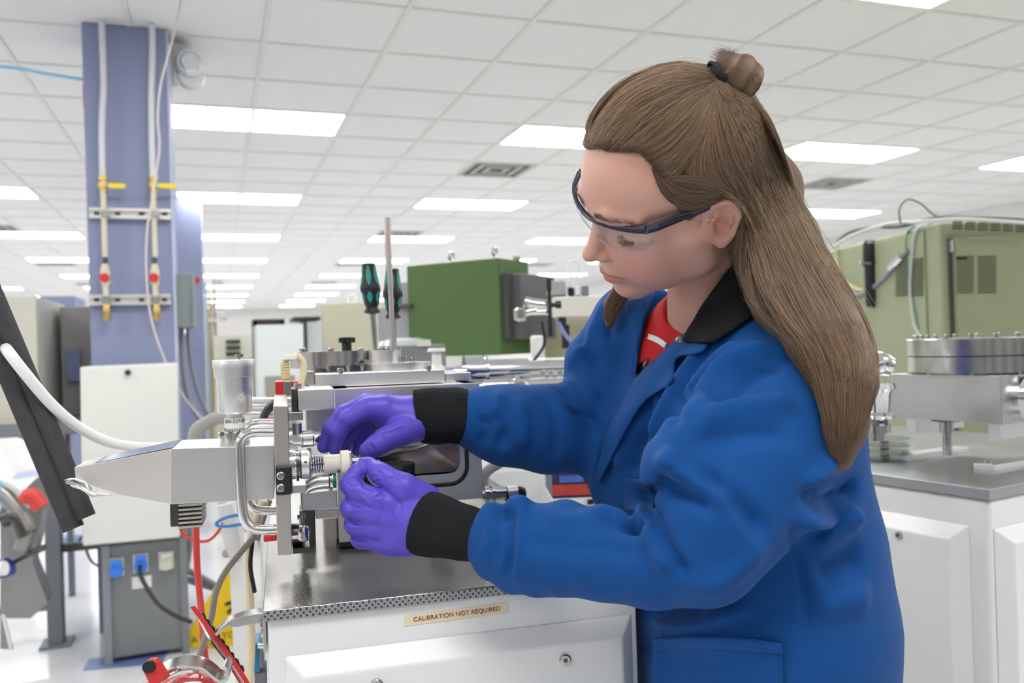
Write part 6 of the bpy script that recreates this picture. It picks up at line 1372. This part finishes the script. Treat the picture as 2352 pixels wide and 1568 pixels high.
# lapels, collar, pockets
patch(([(1630,672),(1578,740),(1520,805),(1455,880),(1400,985),(1366,1100)],[(1655,700),(1620,800),(1556,822),(1540,880),(1470,935),(1376,1108)]),36,10,lambda t,u:.004+.006*t+.002*np.sin(PI*t),.003,'near_lapel',coatm,coat,dflt=1.06)
patch(([(1505,672),(1480,730),(1470,800),(1462,868)],[(1432,690),(1446,740),(1462,800),(1456,862)]),20,8,.006,.003,'far_lapel',coatm,coat,dflt=1.12)
col=patch(([(1690,600),(1650,650),(1612,702),(1573,772),(1577,786)],[(1760,650),(1752,700),(1722,730),(1680,760),(1640,787)]),24,12,lambda t,u:.010+.008*np.sin(PI*t),.004,'collar',blk_cloth,coat,dflt=1.0,clp=.03); col['label']='black corduroy collar'
patch(([(1500,1484),(1600,1470),(1700,1474),(1797,1480)],[(1498,1660),(1600,1660),(1700,1660),(1800,1660)]),20,16,.004,.003,'hip_pocket',coatm,coat)
patch(([(1500,1466),(1600,1462),(1700,1466),(1797,1478)],[(1500,1492),(1600,1488),(1700,1492),(1798,1500)]),20,5,.008,.003,'pocket_welt',coatm,coat)
patch(([(1437,1098),(1470,1102),(1500,1110)],[(1434,1170),(1470,1172),(1500,1172)]),10,10,.005,.002,'chest_pocket',coatm,coat)
h_=cast(BC,1560,781,.02); MB().lv(0,0,[(0,.004),(.001,.0045)],16)
sn=MB(); sn.rings([h_-FW*.0,h_-FW*.0018],EU,EV,[.0042,.0036],18); sn.build('snap_button',chrome,coat)
# shirt
shirtm=mat('red_shirt',(.55,.012,.018),.8,noise=.05,bump=.2,bscale=900)
lo=np.minimum(at(1400,1000,1.22),at(1700,640,1.0))-.1; hi=np.maximum(at(1400,1000,1.22),at(1700,640,1.0))+.1; ss=SDF(lo,hi,.004)
ss.chain([at(1540,1000,1.18),at(1560,850,1.155),at(1590,760,1.125)],[.07,.074,.058],.03); ss.chain([at(1640,900,1.10),at(1640,770,1.085)],[.062,.060],.03); ss.cone(at(1628,700,1.075),at(1645,610,1.05),.0545,.055,.006,True)
shirt=ss.mesh('red_shirt',shirtm,person,2); BS=bvh(shirt)
patch(([(1490,766),(1512,774),(1532,788)],[(1487,778),(1508,787),(1526,800)]),8,5,.002,.001,'white_stripe',label_w,shirt,B=BS,dflt=1.08)
patch(([(1450,846),(1470,835),(1490,822)],[(1440,880),(1462,872),(1480,850)]),8,5,.002,.001,'dark_print',darksteel,shirt,B=BS,dflt=1.08)
# knit cuffs
knit=mat('black_knit',(.014,.015,.017),.9,noise=.2,spec=.2)
N,L=nodes(knit); wv=N.new('ShaderNodeTexNoise'); wv.inputs['Scale'].default_value=700; tc=N.new('ShaderNodeTexCoord'); L.new(tc.outputs['Object'],wv.inputs[0]); bp=N.new('ShaderNodeBump'); bp.inputs['Strength'].default_value=.7; bp.inputs['Distance'].default_value=.001; L.new(wv.outputs['Fac'],bp.inputs['Height']); L.new(bp.outputs[0],N['Principled BSDF'].inputs['Normal'])
def cuff(pts,rs,flat,tilt):
    P=spline([at(*q) for q in pts],6); n=len(P); rr=np.interp(np.linspace(0,1,n),np.linspace(0,1,len(rs)),rs); T_=np.gradient(P,axis=0); T_/=np.linalg.norm(T_,axis=1)[:,None]; seg=72; vs=[]
    for lay,sc in ((0,1.0),(1,.86)):
        rng_=range(n) if lay==0 else range(n-1,-1,-1)
        for i in rng_:
            u=EV-T_[i]*(EV@T_[i]); u/=np.linalg.norm(u); v=np.cross(T_[i],u)
            f_=i/(n-1)
            for k in range(seg):
                t=2*PI*k/seg; rib=1+.012*math.cos(24*t)+.03*math.sin(3*t+4*f_)+.02*math.sin(9*f_+2*t)
                vs.append(P[i]+(u*math.cos(t)+v*math.sin(t)*flat)*rr[i]*sc*rib+T_[i]*tilt*math.cos(t)*f_)
    m_=2*n
    fs=[(i*seg+k,i*seg+(k+1)%seg,(i+1)%m_*seg+(k+1)%seg,(i+1)%m_*seg+k) for i in range(m_) for k in range(seg)]
    o=MB().add(vs,fs,True).build('knit_cuff',knit,coat); return o
cuff([(1150,1244,.974),(1070,1226,.983),(1020,1212,.992),(974,1198,1.005)],[.024,.0325,.0355,.0390],.9,-.006)
cuff([(1110,962,1.145),(1050,956,1.14),(1005,955,1.138),(958,955,1.136)],[.031,.038,.0375,.0350],1.0,.006)
# ---------------------------------------------------------------- gloves
glm=mat('violet_nitrile',srgb(92,78,198),.42,noise=.05,nscale=40,bump=.12,bscale=250,spec=.45)
def glove(name,L_,cfg,label,box,creases,res=.0014):
    S=SDF(np.min(box,0)-.02,np.max(box,0)+.02,res)
    for kind,a,k in cfg:
        if kind=='c': S.chain([at(*q[:3]) for q in a],[q[3] for q in a],k)
        elif kind=='s': S.chain([at(*q[:3]) for q in a],[q[3] for q in a],k,True)
        else: S.ell(at(*a[:3]),a[3],V3 if len(a)<5 else np.array([EU*math.cos(a[4])+EV*math.sin(a[4]),-EU*math.sin(a[4])+EV*math.cos(a[4]),-FW]),k)
    o=S.mesh(name,glm,person,1); o['label']=label; relief(o,bvh(o),[(p_,w_,h_*1.35) for p_,w_,h_ in creases]); return o
zc=lambda L_:[(720+a/5.2275,980+b_/5.2275) for a,b_ in L_]
d=.0
near=[('c',[(1020,1208,1.0,.024),(965,1195,1.008,.033)],.01),('e',(915,1190,1.012,(.043,.043,.021)),.014),
 ('c',[(975,1150,1.012,.021),(928,1119,1.002,.0165),(885,1093,1.005,.0120),(872,1086,1.008,.0122),(848,1066,1.020,.0092)],.005),
 ('c',[(905,1160,1.005,.0155),(860,1146,1.000,.0138),(815,1125,1.003,.0122),(803,1112,1.006,.0115),(820,1084,1.014,.0103),(836,1066,1.022,.0090)],.003),
 ('c',[(905,1190,1.004,.0150),(855,1180,.999,.0135),(806,1164,1.004,.0122),(806,1172,1.02,.0115),(830,1178,1.040,.0105),(862,1175,1.045,.010)],.003),
 ('c',[(905,1215,1.006,.0145),(860,1213,1.002,.0128),(813,1204,1.010,.0116),(815,1210,1.026,.0105),(840,1212,1.044,.0098),(868,1205,1.048,.0095)],.003),
 ('c',[(915,1240,1.012,.0140),(868,1243,1.010,.0120),(826,1238,1.018,.0105),(830,1242,1.034,.0098),(852,1238,1.048,.0090),(875,1228,1.05,.0088)],.003),
 ('c',[(960,1230,1.012,.022),(900,1238,1.014,.018)],.012)]
cr=[(zc([(590,985),(480,950),(420,900),(380,850)]),.0016,-.0022),(zc([(540,1190),(460,1130),(400,1085)]),.0016,-.0022),(zc([(640,1380),(550,1360),(450,1310),(420,1290)]),.0016,-.0022),
 (zc([(575,560),(580,640),(620,720),(720,750)]),.0014,-.0015),(zc([(800,590),(815,560),(760,530)]),.0010,-.0012),(zc([(1000,660),(980,620),(950,590)]),.0012,-.0012),(zc([(940,640),(920,600)]),.0010,-.0010),(zc([(740,850),(820,810),(880,820)]),.0014,-.0012),
 (zc([(400,620),(470,640),(550,650)]),.0010,.0010),(zc([(390,670),(460,700),(540,690)]),.0010,-.0010),(zc([(430,600),(500,610),(560,620)]),.0009,-.0009),(zc([(690,700),(740,660),(800,640)]),.0010,-.0012),(zc([(650,640),(700,600),(760,590)]),.0010,-.0010),
 (zc([(880,870),(960,960),(1000,1100)]),.0020,.0012),(zc([(940,800),(1020,880),(1060,1000)]),.0014,-.0010),(zc([(1240,960),(1270,1060),(1240,1180)]),.0014,-.0012),(zc([(1290,900),(1250,1000),(1220,1100)]),.0014,.0012),(zc([(560,830),(640,880),(700,960)]),.0016,.0012),
 (zc([(400,1200),(470,1200),(560,1190),(640,1160)]),.0018,.0014),(zc([(380,1010),(480,1000),(600,990),(700,1000)]),.0018,.0015),(zc([(500,1420),(600,1380),(680,1390)]),.0014,.0012),(zc([(820,900),(840,1000),(820,1100)]),.0014,-.0009)]
glove('glove',None,near,'violet nitrile glove pinching the needle',[at(1030,1100,1.0),at(770,1290,1.0),at(800,1040,1.06),at(1030,1200,1.06),at(1000,1250,.96)],cr)
g2=[('c',[(1020,957,1.14,.024),(965,957,1.138,.028)],.01),('e',(912,948,1.132,(.046,.0235,.030),-.1),.014),
 ('c',[(880,938,1.118,.019),(848,937,1.112,.0150),(800,962,1.105,.0120),(776,995,1.105,.0105),(768,1030,1.108,.0085)],.004),
 ('c',[(880,938,1.135,.019),(842,932,1.132,.0155),(790,952,1.125,.0125),(760,985,1.122,.0108),(744,1026,1.122,.0088)],.004),
 ('c',[(880,945,1.155,.018),(858,944,1.158,.0145),(815,972,1.155,.0118),(798,1003,1.152,.0102),(790,1034,1.150,.0084)],.004),
 ('c',[(890,955,1.17,.016),(872,955,1.175,.0130),(842,980,1.172,.0105),(828,1008,1.168,.0092),(820,1034,1.165,.0078)],.004),
 ('c',[(962,975,1.125,.022),(925,990,1.105,.0175),(888,1008,1.09,.0150),(866,1022,1.085,.0135),(846,1034,1.085,.0118)],.006),
 ('c',[(960,960,1.135,.026),(900,965,1.13,.020)],.01)]
z2=lambda L_:[(700+a/3.485,850+b_/3.485) for a,b_ in L_]
glove('glove',None,g2,'violet nitrile glove hovering with fingers spread downward',[at(1030,890,1.1),at(720,1060,1.08),at(1030,1000,1.2),at(740,1050,1.2)],
 [(z2([(520,580),(540,620),(560,640)]),.0014,-.0012),(z2([(600,500),(700,470),(800,430)]),.003,.0015),(z2([(450,230),(400,280),(350,320)]),.0030,.0012)])
# ---------------------------------------------------------------- trousers and shoes below the picture
tr_m=mat('dark_trousers',(.02,.02,.025),.8,noise=.1); P=[at(1790,1640,1.02),at(1620,1640,1.27)]
lo=np.minimum(P[0],P[1])-.2; hi=np.maximum(P[0],P[1])+.2; lo[2]=.03; hi[2]=.98
ts_=SDF(lo,hi,.009)
fa,fb=np.array(P[0]),np.array(P[1])
for f_,oth in ((fa,fb),(fb,fa)):
    h=f_*.8+oth*.2; ts_.chain([[h[0],h[1],.90],[f_[0],f_[1],.48],[f_[0],f_[1],.08]],[.08,.06,.045],.03)
ts_.ell([(fa[0]+fb[0])/2,(fa[1]+fb[1])/2,.90],(.10,.10,.10),None,.05)
ts_.mesh('trousers',tr_m,person,1)
fwd=-EU*.85-FW*0-np.array([0,0,0]); fwd=np.array([-math.cos(YAW)*.9,math.sin(YAW)*.9-.25,0]); fwd/=np.linalg.norm(fwd)
for f_ in (fa,fb):
    c=np.array([f_[0],f_[1],.035]); sh=SDF(c-np.array([.3,.3,.05]),c+np.array([.3,.3,.12]),.007); sh.chain([c-fwd*.05,c+fwd*.08,c+fwd*.16],[.038,.042,.030],.02); sh.cone(c,c+np.array([0,0,.05]),.04,.045,.02); sh.mesh('shoe',black,person,1)
sm_=coat.modifiers.new('smooth','SMOOTH'); sm_.factor=.5; sm_.iterations=5
